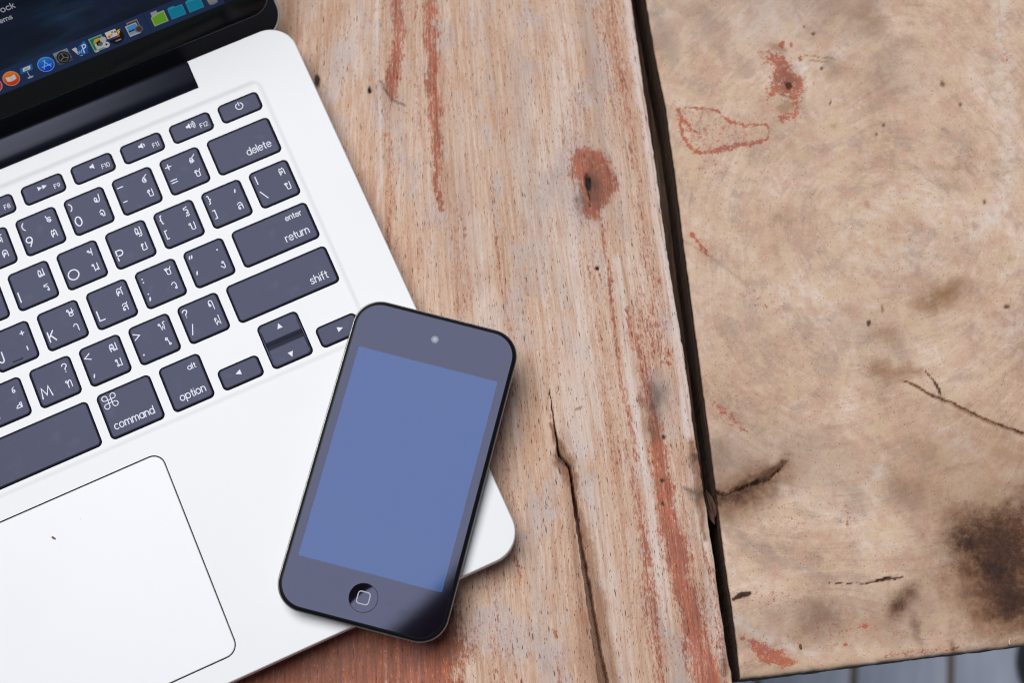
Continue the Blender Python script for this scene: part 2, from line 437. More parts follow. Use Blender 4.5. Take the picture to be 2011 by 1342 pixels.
# ---- the long plank under the laptop
def build_long_plank():
    y0, y1 = EL[:, 1].min(), EL[:, 1].max()
    ys = np.arange(y0, y1, .55)
    offs = [330, 300, 260, 230, 210]
    o = 200.0
    while o > .9:
        offs.append(o)
        o -= .20 if 42 < o < 57 else .55
    offs = np.array(offs + [.8, .55, .34, .18, .08, .02])
    zed = np.array([0] * (len(offs) - 6) + [-.02, -.06, -.16, -.34, -.60, -1.0])
    ex = curve(EL, 1, ys) + wob(ys, 3.3, .35)
    Xg = ex[:, None] - offs[None, :]; Yg = np.repeat(ys[:, None], len(offs), 1)
    Zg = np.repeat(zed[None, :], len(ys), 0).astype(float)
    X = Xg.ravel(); Y = Yg.ravel(); Z = Zg.ravel()
    px, py = plane_to_photo(np.stack([X, Y, X * 0], 1))
    # split and knots are real hollows
    def hollow(pts, depth, jit=2.0):
        jx = px + jit * 2 * (fbm(px / 9, py / 9, 2, 3) - .5)
        best = np.full(len(px), 9.0)
        for p, q in zip(pts[:-1], pts[1:]):
            dx, dy = q[0] - p[0], q[1] - p[1]; L = dx * dx + dy * dy
            t = np.clip(((jx - p[0]) * dx + (py - p[1]) * dy) / L, 0, 1)
            d = np.hypot(jx - p[0] - t * dx, py - p[1] - t * dy) / (p[2] + (q[2] - p[2]) * t)
            best = np.minimum(best, d)
        return -depth * sm((1.25 - best) / .45)
    split = [(1079, 765, .5), (1086, 815, .9), (1093, 858, 1.6), (1098, 895, 1.8), (1110, 905, 1.3), (1120, 925, 2.0), (1128, 985, 3.0), (1141, 1070, 4.0), (1151, 1130, 5.0), (1160, 1190, 5.5), (1172, 1262, 6.5), (1186, 1342, 8.0), (1205, 1450, 9.5), (1225, 1560, 10.)]
    hz = hollow(split, 16.0)
    hz = np.minimum(hz, hollow([(1152, 344, 3.0), (1155, 357, 6.0), (1157, 372, 3.0), (1157, 386, .8)], 2.2))
    hz = np.minimum(hz, hollow([(727, 174, 3), (728, 181, 3.0)], .8)); hz = np.minimum(hz, hollow([(1173, 525, 3.5), (1173, 529, 3.5)], .9))
    Z = Z + hz
    nr, nc = Xg.shape
    top = grid_faces(nr, nc)
    V = np.stack([X, Y, Z], 1)
    # wall, end and underside
    b = len(V)
    low = np.stack([ex, ys, ys * 0 - PLANK_T], 1); left = np.stack([ex - offs[0], ys, ys * 0 - PLANK_T], 1)
    V = np.concatenate([V, low, left])
    k = np.arange(nr - 1)
    wall = np.stack([k * nc + nc - 1, b + k, b + k + 1, (k + 1) * nc + nc - 1], 1)
    bot = np.stack([b + k, b + nr + k, b + nr + k + 1, b + k + 1], 1)
    lw = np.stack([k * nc, (k + 1) * nc, b + nr + k + 1, b + nr + k], 1)
    F = [tuple(f) for f in top] + [tuple(f) for f in wall] + [tuple(f) for f in bot] + [tuple(f) for f in lw]
    F.append(tuple([b + nr] + [b] + list(range(nc - 1, -1, -1))))
    e = (nr - 1) * nc
    F.append(tuple([b + nr - 1, b + 2 * nr - 1] + list(range(e, e + nc))))
    fm = [0] * len(top) + [1] * (len(F) - len(top))
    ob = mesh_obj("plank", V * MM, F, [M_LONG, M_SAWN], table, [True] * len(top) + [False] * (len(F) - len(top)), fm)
    ob["label"] = "long plank with straight grain, red streaks, a knot and a split"
    # attributes
    px, py = plane_to_photo(np.stack([V[:, 0], V[:, 1], V[:, 0] * 0], 1))
    # grain lines fan out to the lower right
    sx = [-500, 560, 765, 850, 1000, 1100, 1200, 1320, 2000]; sv = [-.03, -.02, .0, .035, .085, .125, .138, .147, .15]
    xr = px.copy()
    for _ in range(8): xr = px - np.interp(xr, sx, sv) * (py - 671)
    xr = xr + 9 * (fbm(px / 160, py / 420, 4, 3) - .5) * 2
    dx, dy = px - 1163, py - 352
    xr = xr - 16 * (dx / 38) * np.exp(-(dx / 52) ** 2 - (dy / 78) ** 2)
    dx, dy = px - 1108, py - 905
    xr = xr - 9 * (dx / 24) * np.exp(-(dx / 30) ** 2 - (dy / 60) ** 2)
    put_grain(ob.data, xr / 5.3, -py / 5.2)
    K = Masks(px, py); L, B, P = K.line, K.blob, K.poly
    # red streaks
    L("red", [(770, -60, 24), (778, 0, 26), (784, 50, 22), (779, 105, 18), (776, 145, 22), (768, 185, 14)], 20, .86, 10, .8)
    L("red", [(764, 190, 9), (763, 300, 10), (767, 390, 12), (766, 470, 9), (775, 540, 6)], 10, .55, 8, .9)
    L("red", [(838, -60, 20), (843, 0, 20), (848, 110, 20), (852, 200, 19), (858, 290, 16), (860, 350, 10), (866, 420, 4)], 18, .84, 9, .7)
    L("red", [(1190, -60, 18), (1200, 0, 22), (1204, 60, 24), (1213, 130, 22), (1222, 180, 16)], 22, .60, 8, 1.0)
    L("red", [(1230, 200, 7), (1240, 260, 9), (1248, 330, 9)], 9, .62, 6, .9)
    L("red", [(1222, 60, 26), (1238, 200, 30), (1256, 330, 26), (1264, 420, 24)], 26, .34, 8, 1.0)
    L("red", [(1240, 385, 10), (1262, 420, 14), (1268, 520, 16), (1290, 560, 16)], 14, .50, 10, 1.0)
    L("red", [(964, 330, 3), (972, 440, 6), (977, 490, 8), (984, 540, 4), (992, 600, 5), (1003, 650, 4)], 5, .55, 4, .9)
    L("red", [(1182, 440, 6), (1193, 520, 7), (1198, 570, 9), (1208, 650, 5), (1217, 720, 7), (1228, 790, 8), (1242, 850, 8), (1250, 905, 6)], 7, .72, 3, .9)
    L("red", [(1174, 530, 2), (1181, 556, 4)], 3, .7, 2)
    P("red", [(1226, 600), (1262, 570), (1300, 560), (1322, 640), (1336, 705), (1322, 730), (1290, 730), (1262, 715), (1240, 680)], .56, 14, 40)
    L("red", [(1230, 605, 8), (1236, 640, 14), (1246, 665, 18), (1262, 700, 22), (1272, 750, 20), (1268, 790, 18)], 16, .70, 8, .9)
    L("red", [(1250, 530, 12), (1268, 560, 10), (1278, 590, 6)], 10, .45, 6, 1)
    B("red", 1313, 698, 12, 10, 0, .9, 5); B("red", 1313, 715, 10, 6, 0, .9, 4)
    L("red", [(1300, 880, 40), (1322, 1000, 46), (1352, 1120, 50), (1384, 1250, 56), (1410, 1360, 60)], 50, .46, 12, 1)
    L("red", [(1286, 850, 18), (1296, 900, 24), (1304, 960, 26), (1312, 1010, 30), (1326, 1070, 32), (1338, 1130, 34), (1356, 1210, 34), (1372, 1280, 44), (1392, 1350, 48), (1420, 1500, 50)], 30, .94, 11, .62)
    L("red", [(1276, 790, 10), (1290, 850, 22)], 16, .8, 8)
    L("red", [(1238, 920, 10), (1248, 970, 12), (1262, 1040, 16), (1272, 1110, 24), (1276, 1170, 28), (1286, 1240, 28), (1296, 1330, 22), (1300, 1450, 20)], 20, .62, 8, .9)
    L("red", [(1228, 870, 10), (1240, 930, 12)], 11, .55, 8, 1)
    L("red", [(1256, 1020, 4), (1270, 1080, 8), (1276, 1110, 6)], 6, .85, 6)
    L("red", [(1205, 880, 22), (1222, 990, 26), (1236, 1100, 28), (1250, 1240, 30)], 24, .32, 8, 1)
    L("red", [(1376, 1060, 6), (1396, 1130, 8), (1406, 1220, 8), (1428, 1320, 14)], 8, .6, 8, .9)
    L("red", [(985, 830, 12), (990, 900, 14), (1002, 970, 14), (1010, 1010, 6)], 12, .44, 10, 1)
    L("red", [(1012, 1090, 4), (1020, 1120, 7), (1022, 1150, 4)], 6, .62, 5)
    L("red", [(1102, 1025, 4), (1106, 1045, 4)], 4, .55, 3); L("red", [(1088, 1238, 5), (1092, 1252, 5)], 4, .85, 3); L("red", [(1094, 1290, 4), (1100, 1342, 8)], 5, .62, 5); L("red", [(1012, 1310, 6), (1020, 1342, 8)], 6, .6, 5)
    P("red", [(380, 1460), (470, 1300), (690, 1180), (870, 1170), (905, 1225), (930, 1245), (925, 1290), (905, 1330), (915, 1460)], .98, 14, 44)
    L("red", [(930, 1235, 5), (952, 1225, 5)], 5, .6, 6)
    B("dark", 640, 1310, 260, 90, -20, .40, 30, 1.0)
    L("dark", [(880, 1180, 20), (905, 1240, 24), (880, 1290, 20)], 22, .30, 14, 1)
    L("pale", [(752, 1260, 6), (757, 1310, 8), (760, 1342, 6)], 6, .9, 5); L("pale", [(812, 1270, 6), (826, 1330, 7)], 6, .7, 6)
    for a, bb in ((560, 1290), (610, 1310), (690, 1270), (850, 1260)): L("grey", [(a, bb, 5), (a + 3, bb + 60, 5)], 5, .5, 6)
    # knot
    knot = [(1128, 292), (1150, 282), (1168, 290), (1186, 298), (1200, 318), (1211, 345), (1213, 372), (1196, 398), (1186, 410), (1180, 430), (1165, 438), (1150, 424), (1140, 400), (1135, 372), (1126, 350), (1112, 342), (1120, 316)]
    P("red", knot, .94, 12, 16); P("brown", knot, .22, 8, 14)
    B("grey", 1150, 345, 74, 130, 8, .55, 20, 1.0)
    B("dark", 1168, 362, 34, 60, 8, .52, 14, 1.0); B("dark", 1138, 395, 20, 26, 0, .4, 10, 1); B("dark", 1155, 357, 9, 20, 0, 1.0, 3, .7); L("dark", [(1156, 375, 2.4), (1158, 405, 1.5)], 2, .8, 1)
    # grey and pale fields along the grain
    L("grey", [(1148, -40, 22), (1160, 90, 18), (1176, 220, 14), (1190, 300, 8)], 18, .55, 6, 1)
    L("grey", [(1012, 100, 20), (1030, 300, 26), (1052, 470, 34), (1060, 560, 26)], 24, .40, 8, 1)
    L("grey", [(1040, 480, 30), (1048, 540, 26)], 26, .35, 8, 1)
    L("grey", [(1215, 390, 14), (1230, 460, 16)], 14, .4, 6, 1)
    L("grey", [(1270, 1180, 18), (1318, 1262, 24), (1336, 1342, 30)], 24, .62, 8, 1)
    L("grey", [(1040, 920, 8), (1042, 1010, 14), (1056, 1160, 18), (1072, 1342, 20)], 14, .42, 6, 1)
    L("grey", [(900, 350, 30), (930, 560, 40)], 34, .22, 10, 1)
    L("pale", [(1232, -20, 10), (1250, 120, 12), (1268, 230, 13), (1286, 350, 14), (1302, 470, 14), (1322, 600, 14), (1338, 720, 12), (1352, 850, 12)], 12, .95, 5, .8)
    L("pale", [(1360, 930, 10), (1384, 1060, 12), (1404, 1200, 12), (1418, 1300, 14)], 12, .7, 6, .9)
    L("pale", [(738, -40, 6), (742, 90, 6), (748, 250, 5), (748, 350, 7), (742, 390, 4)], 6, .85, 3, .9)
    L("pale", [(700, 40, 26), (680, 120, 30), (660, 180, 20)], 26, .45, 14, 1)
    L("pale", [(1085, 120, 16), (1110, 260, 24), (1128, 400, 22), (1120, 560, 26), (1130, 700, 30), (1150, 880, 30)], 24, .60, 8, 1)
    L("pale", [(1212, 510, 10), (1222, 600, 8), (1236, 720, 9), (1258, 880, 12), (1278, 1010, 10), (1294, 1130, 12), (1312, 1240, 12)], 10, .9, 4, .9)
    L("pale", [(905, 180, 20), (920, 420, 30), (960, 640, 30), (1010, 860, 20)], 26, .35, 10, 1)
    L("pale", [(1160, 960, 16), (1200, 1150, 18), (1236, 1342, 22)], 18, .55, 8, 1)
    # brown rim of the split and tan fields
    L("brown", [(1084, 830, 4), (1098, 880, 13), (1106, 905, 24), (1120, 935, 16), (1130, 1000, 9)], 12, .85, 7, .8)
    L("brown", [(1134, 1000, 9), (1148, 1050, 14), (1160, 1120, 14), (1176, 1190, 18), (1192, 1270, 18), (1206, 1342, 20)], 14, .60, 5, .9)
    L("brown", [(1112, 930, 6), (1130, 1090, 10), (1150, 1240, 16), (1170, 1342, 20)], 12, .45, 5, .9)
    L("brown", [(1130, 805, 3), (1142, 800, 3)], 3, .6, 2)
    L("dark", [(1092, 878, 5), (1100, 900, 6), (1118, 918, 6)], 5, .55, 4)
    B("brown", 560, 70, 30, 110, 0, .35, 14, 1); B("brown", 610, 150, 26, 70, 20, .35, 12, 1)
    B("dark", 622, 158, 9, 16, 0, .75, 4); B("dark", 727, 177, 5, 8, 0, .9, 2); B("dark", 1173, 527, 5, 5, 0, .95, 2)
    B("grey", 765, 195, 40, 34, 30, .55, 14, 1); L("dark", [(748, 160, 2.5), (768, 196, 4), (795, 207, 2.5)], 3, .45, 4)
    for x, y in ((1303, 858), (1303, 989), (1300, 945)): B("dark", x, y, 6, 7, 0, .7, 3)
    B("grey", 1295, 785, 34, 62, 8, .85, 14, 1.0); B("dark", 1285, 790, 26, 60, 8, .50, 12, 1.0); B("dark", 1282, 845, 26, 34, 0, .40, 10, 1)
    L("brown", [(1358, 870, 8), (1366, 920, 14), (1374, 980, 12), (1386, 1060, 5)], 10, .8, 7, .9)
    L("dark", [(1344, 962, 6), (1360, 968, 12), (1378, 972, 16)], 10, .5, 8, 1); B("dark", 1362, 900, 12, 14, 0, .5, 6)
    B("dark", 1375, 1180, 40, 70, 5, .18, 14, 1); B("dark", 1424, 1310, 14, 40, 0, .45, 8, 1)
    st_ = sm((fbm(xr / 26, py / 700, 6, 3) - .50) / .16) * .40 * sm((fbm(px / 120, py / 160, 3, 3) - .35) / .25)
    K.ch['red'] = np.maximum(K.ch['red'], st_)
    K.ch["pore"] = np.clip(.25 + .9 * (fbm(px / 60, py / 220, 2, 3) - .35) + .25 * sm((px - 1180) / 120) * sm((1360 - px) / 60), 0, 1)
    K.attributes(ob.data)
    return ob
long_plank = build_long_plank()

# ---- the cross-cut board on the right
def build_cross_plank():
    q = []
    so = np.array([.02, .08, .18, .34, .55, .8, 1.1, 1.6]); zo = np.array([-1.0, -.6, -.34, -.16, -.06, -.02, -.01, 0])
    s = np.concatenate([so, np.arange(2.1, 118, .55), np.arange(119, 175, 3)]); zs = np.concatenate([zo, np.zeros(len(s) - 8)])
    to = np.array([.03, .15, .4, .8, 1.4, 2.1, 2.9, 3.8]); zt = np.array([-2.6, -1.9, -1.2, -.7, -.36, -.15, -.05, -.01])
    t = np.concatenate([to, np.arange(4.4, 262, .55), np.arange(263, 310, 4)]); zt = np.concatenate([zt, np.zeros(len(t) - 8)])
    S, T = np.meshgrid(s, t)
    xg = S + 60.0; yg = T * 0
    for _ in range(6):
        yg = curve(EB, 0, xg) + wob(xg, 8.1, .25) + T
        xg = curve(ER, 1, yg) + wob(yg, 5.5, .22) + S
    Zg = np.minimum(zs[None, :], 0) + zt[:, None]
    X, Y, Z = xg.ravel(), yg.ravel(), Zg.ravel()
    px, py = plane_to_photo(np.stack([X, Y, X * 0], 1))
    Z = Z + .5 * (fbm(px / 170, py / 170, 6, 2) - .5)
    def hollow(pts, depth):
        best = np.full(len(px), 9.0); jx = px + 5 * (fbm(px / 8, py / 8, 2, 3) - .5); jy = py + 8 * (fbm(px / 8, py / 8, 4, 3) - .5)
        for p, qq in zip(pts[:-1], pts[1:]):
            dx, dy = qq[0] - p[0], qq[1] - p[1]; L = dx * dx + dy * dy
            tt = np.clip(((jx - p[0]) * dx + (jy - p[1]) * dy) / L, 0, 1)
            best = np.minimum(best, np.hypot(jx - p[0] - tt * dx, jy - p[1] - tt * dy) / (p[2] + (qq[2] - p[2]) * tt))
        return -depth * sm((1.3 - best) / .6)
    Z = Z + np.minimum(hollow([(1404, 968, 2.0), (1425, 971, 1.6), (1450, 962, 2.0), (1480, 950, 1.6), (1512, 942, 1.0), (1535, 920, .6)], 3.0),
                       np.minimum(hollow([(1548, 164, 5.5), (1550, 172, 5.0)], 1.2), np.minimum(hollow([(1700, 1146, .8), (1735, 1140, 2.2), (1770, 1133, .8)], .8),
                                  hollow([(1918, 1094, .8), (1944, 1118, 1.4), (1946, 1130, .8)], .8))))
    nr, nc = S.shape
    top = grid_faces(nr, nc)
    V = np.stack([X, Y, Z], 1); b = len(V)
    cl = np.arange(nr) * nc; rw = np.arange(nc)
    lowL = V[cl].copy(); lowL[:, 2] = -PLANK_T + 1.5 * (fbm(lowL[:, 1] / 14, lowL[:, 1] * 0 + 3, 5, 3) - .5) * 2; lowL[:, 0] += .5
    lowB = V[rw].copy(); tx = (lowB[:, 0] - lowB[0, 0]) / 115.0
    lowB[:, 2] = -PLANK_T + 14 * np.clip(tx, 0, 1.5) + 2.5 * (fbm(lowB[:, 0] / 10, lowB[:, 0] * 0, 1, 3) - .5); lowB[:, 1] += .2
    lowB[0] = lowL[0]
    far = V[(nr - 1) * nc + rw].copy(); far[:, 2] = -PLANK_T; far[0] = lowL[-1]
    V = np.concatenate([V, lowL, lowB, far])
    k = np.arange(nr - 1)
    wl = np.stack([cl[:-1], cl[1:], b + k + 1, b + k], 1)
    j = np.arange(nc - 1); bb = b + nr
    wb = np.stack([j, bb + j, bb + j + 1, j + 1], 1)
    un = np.stack([bb + j, bb + nc + j, bb + nc + j + 1, bb + j + 1], 1)
    fb = np.stack([(nr - 1) * nc + j, (nr - 1) * nc + j + 1, bb + nc + j + 1, bb + nc + j], 1)
    F = [tuple(f) for f in top] + [tuple(f) for f in np.concatenate([wl, wb, un, fb])]
    F.append(tuple([(i) * nc + nc - 1 for i in range(nr)] + [bb + 2 * nc - 1, bb + nc - 1]))
    fm = [0] * len(top) + [1] * (len(F) - len(top))
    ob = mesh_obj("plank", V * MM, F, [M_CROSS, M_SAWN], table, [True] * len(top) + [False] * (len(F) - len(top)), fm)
    ob["label"] = "broad cross-cut board with pale swirling grain and dark scorch marks"
    px, py = plane_to_photo(np.stack([V[:, 0], V[:, 1], V[:, 0] * 0], 1))
    # growth arcs about a centre in the board
    wx = 300 * (fbm(px / 420, py / 420, 3, 2) - .5); wy = 300 * (fbm(px / 420, py / 420, 5, 2) - .5)
    ax, ay = px + wx - 1740, (py + wy - 470) * .92
    rr = np.hypot(ax, ay); th = np.arctan2(ay, ax)
    put_grain(ob.data, rr / 5.3, th * 620 / 5.3)
    K = Masks(px, py); L, B, P = K.line, K.blob, K.poly
    P("red", [(1494, 104), (1512, 102), (1540, 112), (1552, 120), (1556, 138), (1575, 150), (1580, 172), (1574, 190), (1572, 228), (1560, 232), (1556, 205), (1545, 188), (1524, 184), (1512, 200), (1506, 178), (1516, 150), (1512, 128), (1496, 116)], .95, 9, 12); B("dark", 1545, 160, 30, 44, 0, .3, 10, 1)
    P("red", [(1526, 228), (1545, 220), (1570, 226), (1560, 234), (1534, 242)], .9, 6, 5)
    for x, y, r in ((1535, 88, 8), (1555, 88, 6), (1572, 114, 7), (1598, 164, 4)): B("red", x, y, r, r * 1.2, 20, 1.1, 3, .5)
    B("pale", 1572, 130, 22, 16, 45, .9, 8); B("dark", 1549, 167, 8, 12, -10, .85, 2); L("dark", [(1532, 178, 1.5), (1545, 190, 2), (1552, 193, 1.5)], 2, .5, 3)
    B("brown", 1545, 210, 22, 20, 0, .6, 10); B("brown", 1525, 95, 28, 12, 20, .5, 10); B("grey", 1575, 205, 14, 30, 0, .5, 8)
    L("dark", [(1580, 106, 1.4), (1610, 112, 1.6), (1640, 116, 1.2)], 1.5, .55, 3); L("dark", [(1592, 118, 1.4), (1625, 122, 1.2)], 1.5, .45, 3)
    # outline of a worn red patch
    L("red", [(1332, 214, 4), (1340, 232, 5), (1356, 250, 5), (1378, 266, 4)], 4, .95, 5, .9)
    L("red", [(1334, 222, 5), (1340, 262, 6), (1350, 284, 6), (1372, 300, 8), (1400, 296, 9), (1430, 292, 7), (1460, 284, 7), (1490, 280, 5), (1508, 276, 3)], 6, .95, 5, .8)
    L("red", [(1345, 210, 3), (1372, 212, 4), (1400, 216, 3), (1422, 228, 4), (1440, 240, 6), (1462, 246, 4), (1500, 242, 3), (1511, 256, 3), (1509, 275, 3)], 4, .92, 4, .8)
    P("red", [(1330, 212), (1420, 222), (1440, 244), (1505, 244), (1508, 274), (1375, 300), (1345, 285)], .34, 10, 20)
    L("red", [(1358, 462, 5), (1372, 478, 7), (1384, 492, 8), (1394, 506, 4)], 6, 1.0, 5, .7)
    B("red", 1405, 330, 60, 40, 0, .22, 16, 1); B("red", 1500, 590, 70, 26, 15, .28, 16, 1); B("red", 1610, 588, 10, 8, 0, .5, 5)
    L("red", [(1402, 790, 8), (1424, 815, 12), (1450, 835, 9), (1470, 856, 4)], 9, .62, 8, .9)
    B("red", 1665, 1020, 14, 34, 0, .48, 10, 1); B("red", 1540, 1020, 110, 40, 5, .20, 20, 1)
    P("red", [(1466, 1254), (1490, 1258), (1516, 1270), (1540, 1284), (1566, 1298), (1560, 1308), (1530, 1312), (1500, 1302), (1480, 1284)], 1.0, 7, 7)
    B("red", 1460, 1255, 10, 9, 0, .8, 6); B("red", 1697, 1230, 16, 7, -12, .95, 5, .7); B("red", 1660, 1267, 8, 5, 0, .8, 3); B("red", 1640, 1240, 110, 40, -5, .26, 14, 1)
    B("red", 1855, 1125, 30, 14, -20, .45, 10, 1); B("red", 1975, 1025, 40, 20, -20, .45, 10, 1); B("red", 1930, 1245, 60, 14, 0, .30, 10, 1)
    B("red", 1515, 1180, 80, 40, 0, .22, 14, 1); L("red", [(1740, 1290, 6), (1830, 1279, 6), (1880, 1273, 5)], 6, .5, 5)
    L("red", [(1975, 70, 5), (1978, 120, 4)], 4, .6, 4)
    # scorch and dirt
    v = L("dark", [(1392, 985, 26), (1430, 978, 28), (1475, 955, 28), (1520, 930, 22), (1545, 910, 14)], 22, .74, 14, 1)
    L("dark", [(1404, 968, 3), (1425, 971, 2.6), (1450, 962, 3), (1480, 950, 2.6), (1512, 942, 2), (1540, 915, 1.4)], 2.5, 1.0, 4, .5)
    B("dark", 1465, 972, 92, 42, -20, .62, 16, 1); B("grey", 1440, 900, 70, 70, 0, .75, 20, 1); B("dark", 1412, 900, 30, 60, 0, .38, 14, 1)
    P("dark", [(1878, 1010), (1930, 995), (1985, 985), (2040, 950), (2060, 1260), (1985, 1240), (1935, 1215), (1905, 1180), (1890, 1150), (1850, 1060)], .86, 26, 90)
    B("dark", 1900, 1065, 50, 46, -40, .95, 16, 1); B("dark", 1955, 1118, 84, 66, 10, 1.0, 18, 1); B("dark", 1990, 1180, 90, 70, 0, .95, 20, 1); B("dark", 1990, 1090, 90, 90, 0, .85, 20, 1); B("red", 2000, 1045, 60, 40, 0, .75, 14, 1); B("red", 1905, 1125, 40, 24, -20, .5, 12, 1)
    B("brown", 1960, 1120, 150, 140, 0, .8, 30, 1); B("brown", 1960, 1210, 90, 60, 0, .8, 20, 1); B("brown", 1900, 1010, 70, 40, -20, .6, 16, 1)
    L("dark", [(1890, 1090, 3), (1950, 1040, 5), (2011, 985, 4)], 4, .5, 6, .9); L("dark", [(1918, 1094, 1.2), (1944, 1118, 1.6), (1957, 1116, 1)], 1.5, .9, 3)
    B("dark", 1764, 1190, 26, 46, 12, .72, 12, 1); B("dark", 1785, 1165, 26, 26, 0, .62, 10, 1); B("dark", 1798, 1235, 14, 42, -5, .45, 8, 1); B("grey", 1780, 1200, 70, 90, 0, .6, 20, 1)
    B("red", 1765, 1235, 22, 24, 0, .40, 8, 1)
    B("grey", 1610, 1210, 70, 60, 10, .85, 20, 1); B("dark", 1612, 1205, 44, 36, 0, .34, 14, 1); B("dark", 1590, 1240, 30, 30, 0, .22, 10, 1)
    L("dark", [(1440, 1178, 4), (1455, 1171, 8), (1470, 1166, 5)], 6, .92, 4, .6)
    L("dark", [(1630, 1146, .9), (1690, 1147, 1.3), (1712, 1146, 2.2), (1740, 1138, 5.5), (1772, 1133, 3)], 2, .85, 3, .6)
    L("dark", [(1868, 1260, 8), (1874, 1282, 10)], 9, .40, 5, 1); B("dark", 1985, 1262, 60, 8, -7, .35, 6, 1)
    L("brown", [(1772, 748, 3), (1810, 765, 4), (1845, 782, 5), (1900, 810, 5), (1950, 832, 5), (2011, 852, 6), (2100, 900, 6)], 5, .75, 4, .9)
    L("dark", [(1775, 750, 1.6), (1810, 765, 2.2), (1845, 781, 2.6), (1900, 806, 2.8), (1950, 830, 2.6), (2011, 851, 3)], 1.6, .85, 5, .9)
    L("dark", [(1818, 728, 2.5), (1830, 745, 2.5), (1844, 764, 4), (1846, 778, 2)], 3, .75, 4)
    L("brown", [(1720, 725, 20), (1760, 735, 24), (1800, 728, 14)], 20, .62, 12, 1); B("brown", 1845, 585, 70, 30, -28, .8, 16, 1); B("brown", 1870, 560, 40, 22, -30, .6, 14, 1)
    B("dark", 1707, 635, 6, 9, 0, .8, 3); B("dark", 1732, 605, 4, 12, 0, .5, 4); B("dark", 1977, 602, 9, 6, -30, .7, 4); B("dark", 1988, 505, 10, 12, 0, .45, 6)
    B("brown", 1740, 655, 40, 24, 0, .5, 14, 1); B("brown", 1830, 880, 60, 50, 0, .55, 20, 1); B("brown", 1870, 860, 24, 40, 0, .5, 10, 1); B("brown", 1960, 900, 90, 40, 10, .45, 20, 1); B("brown", 1800, 960, 70, 50, 0, .45, 20, 1)
    B("grey", 1790, 975, 44, 40, 0, .6, 16, 1); B("grey", 1690, 650, 120, 50, 10, .45, 24, 1); B("grey", 1480, 620, 120, 60, 20, .18, 24, 1)
    # grey field at the upper left with a slanting edge
    P("grey", [(1260, -80), (1400, -10), (1440, 30), (1500, 82), (1530, 60), (1620, 40), (1700, 70), (1760, -80)], .62, 30, 70)
    L("grey", [(1290, 20, 20), (1310, 80, 30), (1318, 110, 20)], 24, .8, 10, 1)
    B("grey", 1690, 45, 70, 50, 20, .75, 24, 1); B("grey", 1750, 140, 90, 70, 0, .35, 24, 1); B("brown", 1700, 30, 60, 30, 30, .45, 16, 1); B("brown", 1640, 140, 50, 24, 10, .35, 14, 1)
    for x, y, a, bb2 in ((1580, 53, 4, 4), (1598, 66, 5, 5), (1612, 134, 5, 6), (1850, 165, 7, 8), (1735, 246, 4, 4), (1720, 263, 4, 4), (1934, 396, 5, 8), (1955, 330, 6, 7), (1630, 200, 3, 9), (1412, 577, 2, 2), (1885, 205, 5, 6)): B("dark", x, y, a, bb2, 0, .62, 3)
    for x, y in ((1654, 135), (1946, 146), (1913, 440), (1880, 325), (1700, 405), (1633, 250)): B("brown", x, y, 11, 8, x % 90, .5, 12, 1)
    L("pale", [(1960, -40, 16), (1972, 130, 20), (1985, 300, 18), (1970, 400, 18), (1920, 460, 24)], 20, .85, 10, 1)
    B("pale", 1560, 35, 60, 40, 0, .5, 20, 1); B("pale", 1780, 500, 110, 40, -10, .5, 24, 1); B("pale", 1990, 640, 40, 60, 0, .5, 16, 1)
    L("pale", [(1440, 1215, 12), (1490, 1245, 14), (1540, 1268, 16), (1600, 1285, 12)], 12, .9, 7, 1); B("pale", 1725, 930, 22, 18, 0, .8, 12, 1); B("pale", 1700, 1075, 20, 12, -20, .85, 10, 1); B("pale", 1580, 1125, 14, 6, 0, .8, 6)
    L("pale", [(1720, 860, 5), (1735, 900, 6)], 5, .5, 8, 1)
    L("grey", [(1415, 1000, 10), (1470, 1065, 14), (1540, 1105, 12), (1640, 1140, 8)], 12, .6, 8, 1); L("grey", [(1420, 1040, 8), (1500, 1110, 10)], 9, .5, 6, 1)
    L("grey", [(1460, 850, 6), (1530, 900, 8), (1640, 915, 6)], 7, .45, 6, 1); L("brown", [(1340, 470, 3), (1400, 510, 4), (1470, 560, 4)], 4, .3, 4, 1)
    B('grey', 1560, 900, 200, 80, 20, .55, 30, 1); B('brown', 1900, 900, 170, 110, 10, .42, 30, 1); B('grey', 1380, 40, 110, 60, 30, .5, 24, 1); B('brown', 1700, 1220, 300, 70, -6, .34, 26, 1); B('grey', 1560, 1230, 160, 60, 0, .4, 24, 1)
    L('brown', [(1410, 985, 60), (1470, 960, 60), (1540, 930, 40)], 50, .55, 18, 1); L('dark', [(1400, 980, 60), (1450, 975, 60), (1500, 955, 44)], 50, .42, 18, 1)
    K.ch["pore"] = np.clip(.35 + 1.2 * (fbm(px / 110, py / 110, 2, 3) - .45) + .5 * sm((py - 950) / 150) * sm((1700 - px) / 200), 0, 1)
    K.attributes(ob.data)
    return ob
cross_plank = build_cross_plank()

# beams that carry the planks, seen through the gap
for ya, yb, zt, zb in ((-260, 612, -37.6, -90), (722, 858, -37.6, -90), (962, 1222, -38.6, -92)):
    A = photo_to_plane(1350, ya, -37.5); Bp = photo_to_plane(1385, yb, -37.5)
    bm_ = MB(); xs = (A[0] + Bp[0]) / 2
    n = 14; lo = []
    for i in range(n + 1):
        x = xs - 190 + 360 * i / n
        e0 = 1.2 * math.sin(i * 1.7); e1 = 1.0 * math.cos(i * 2.3)
        lo.append([(x, Bp[1] + e0, zb), (x, A[1] + e1, zb), (x, A[1] + e1, zt), (x, Bp[1] + e0, zt)])
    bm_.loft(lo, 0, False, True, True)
    tb = bm_.build("support_beam", M_SAWN, table)

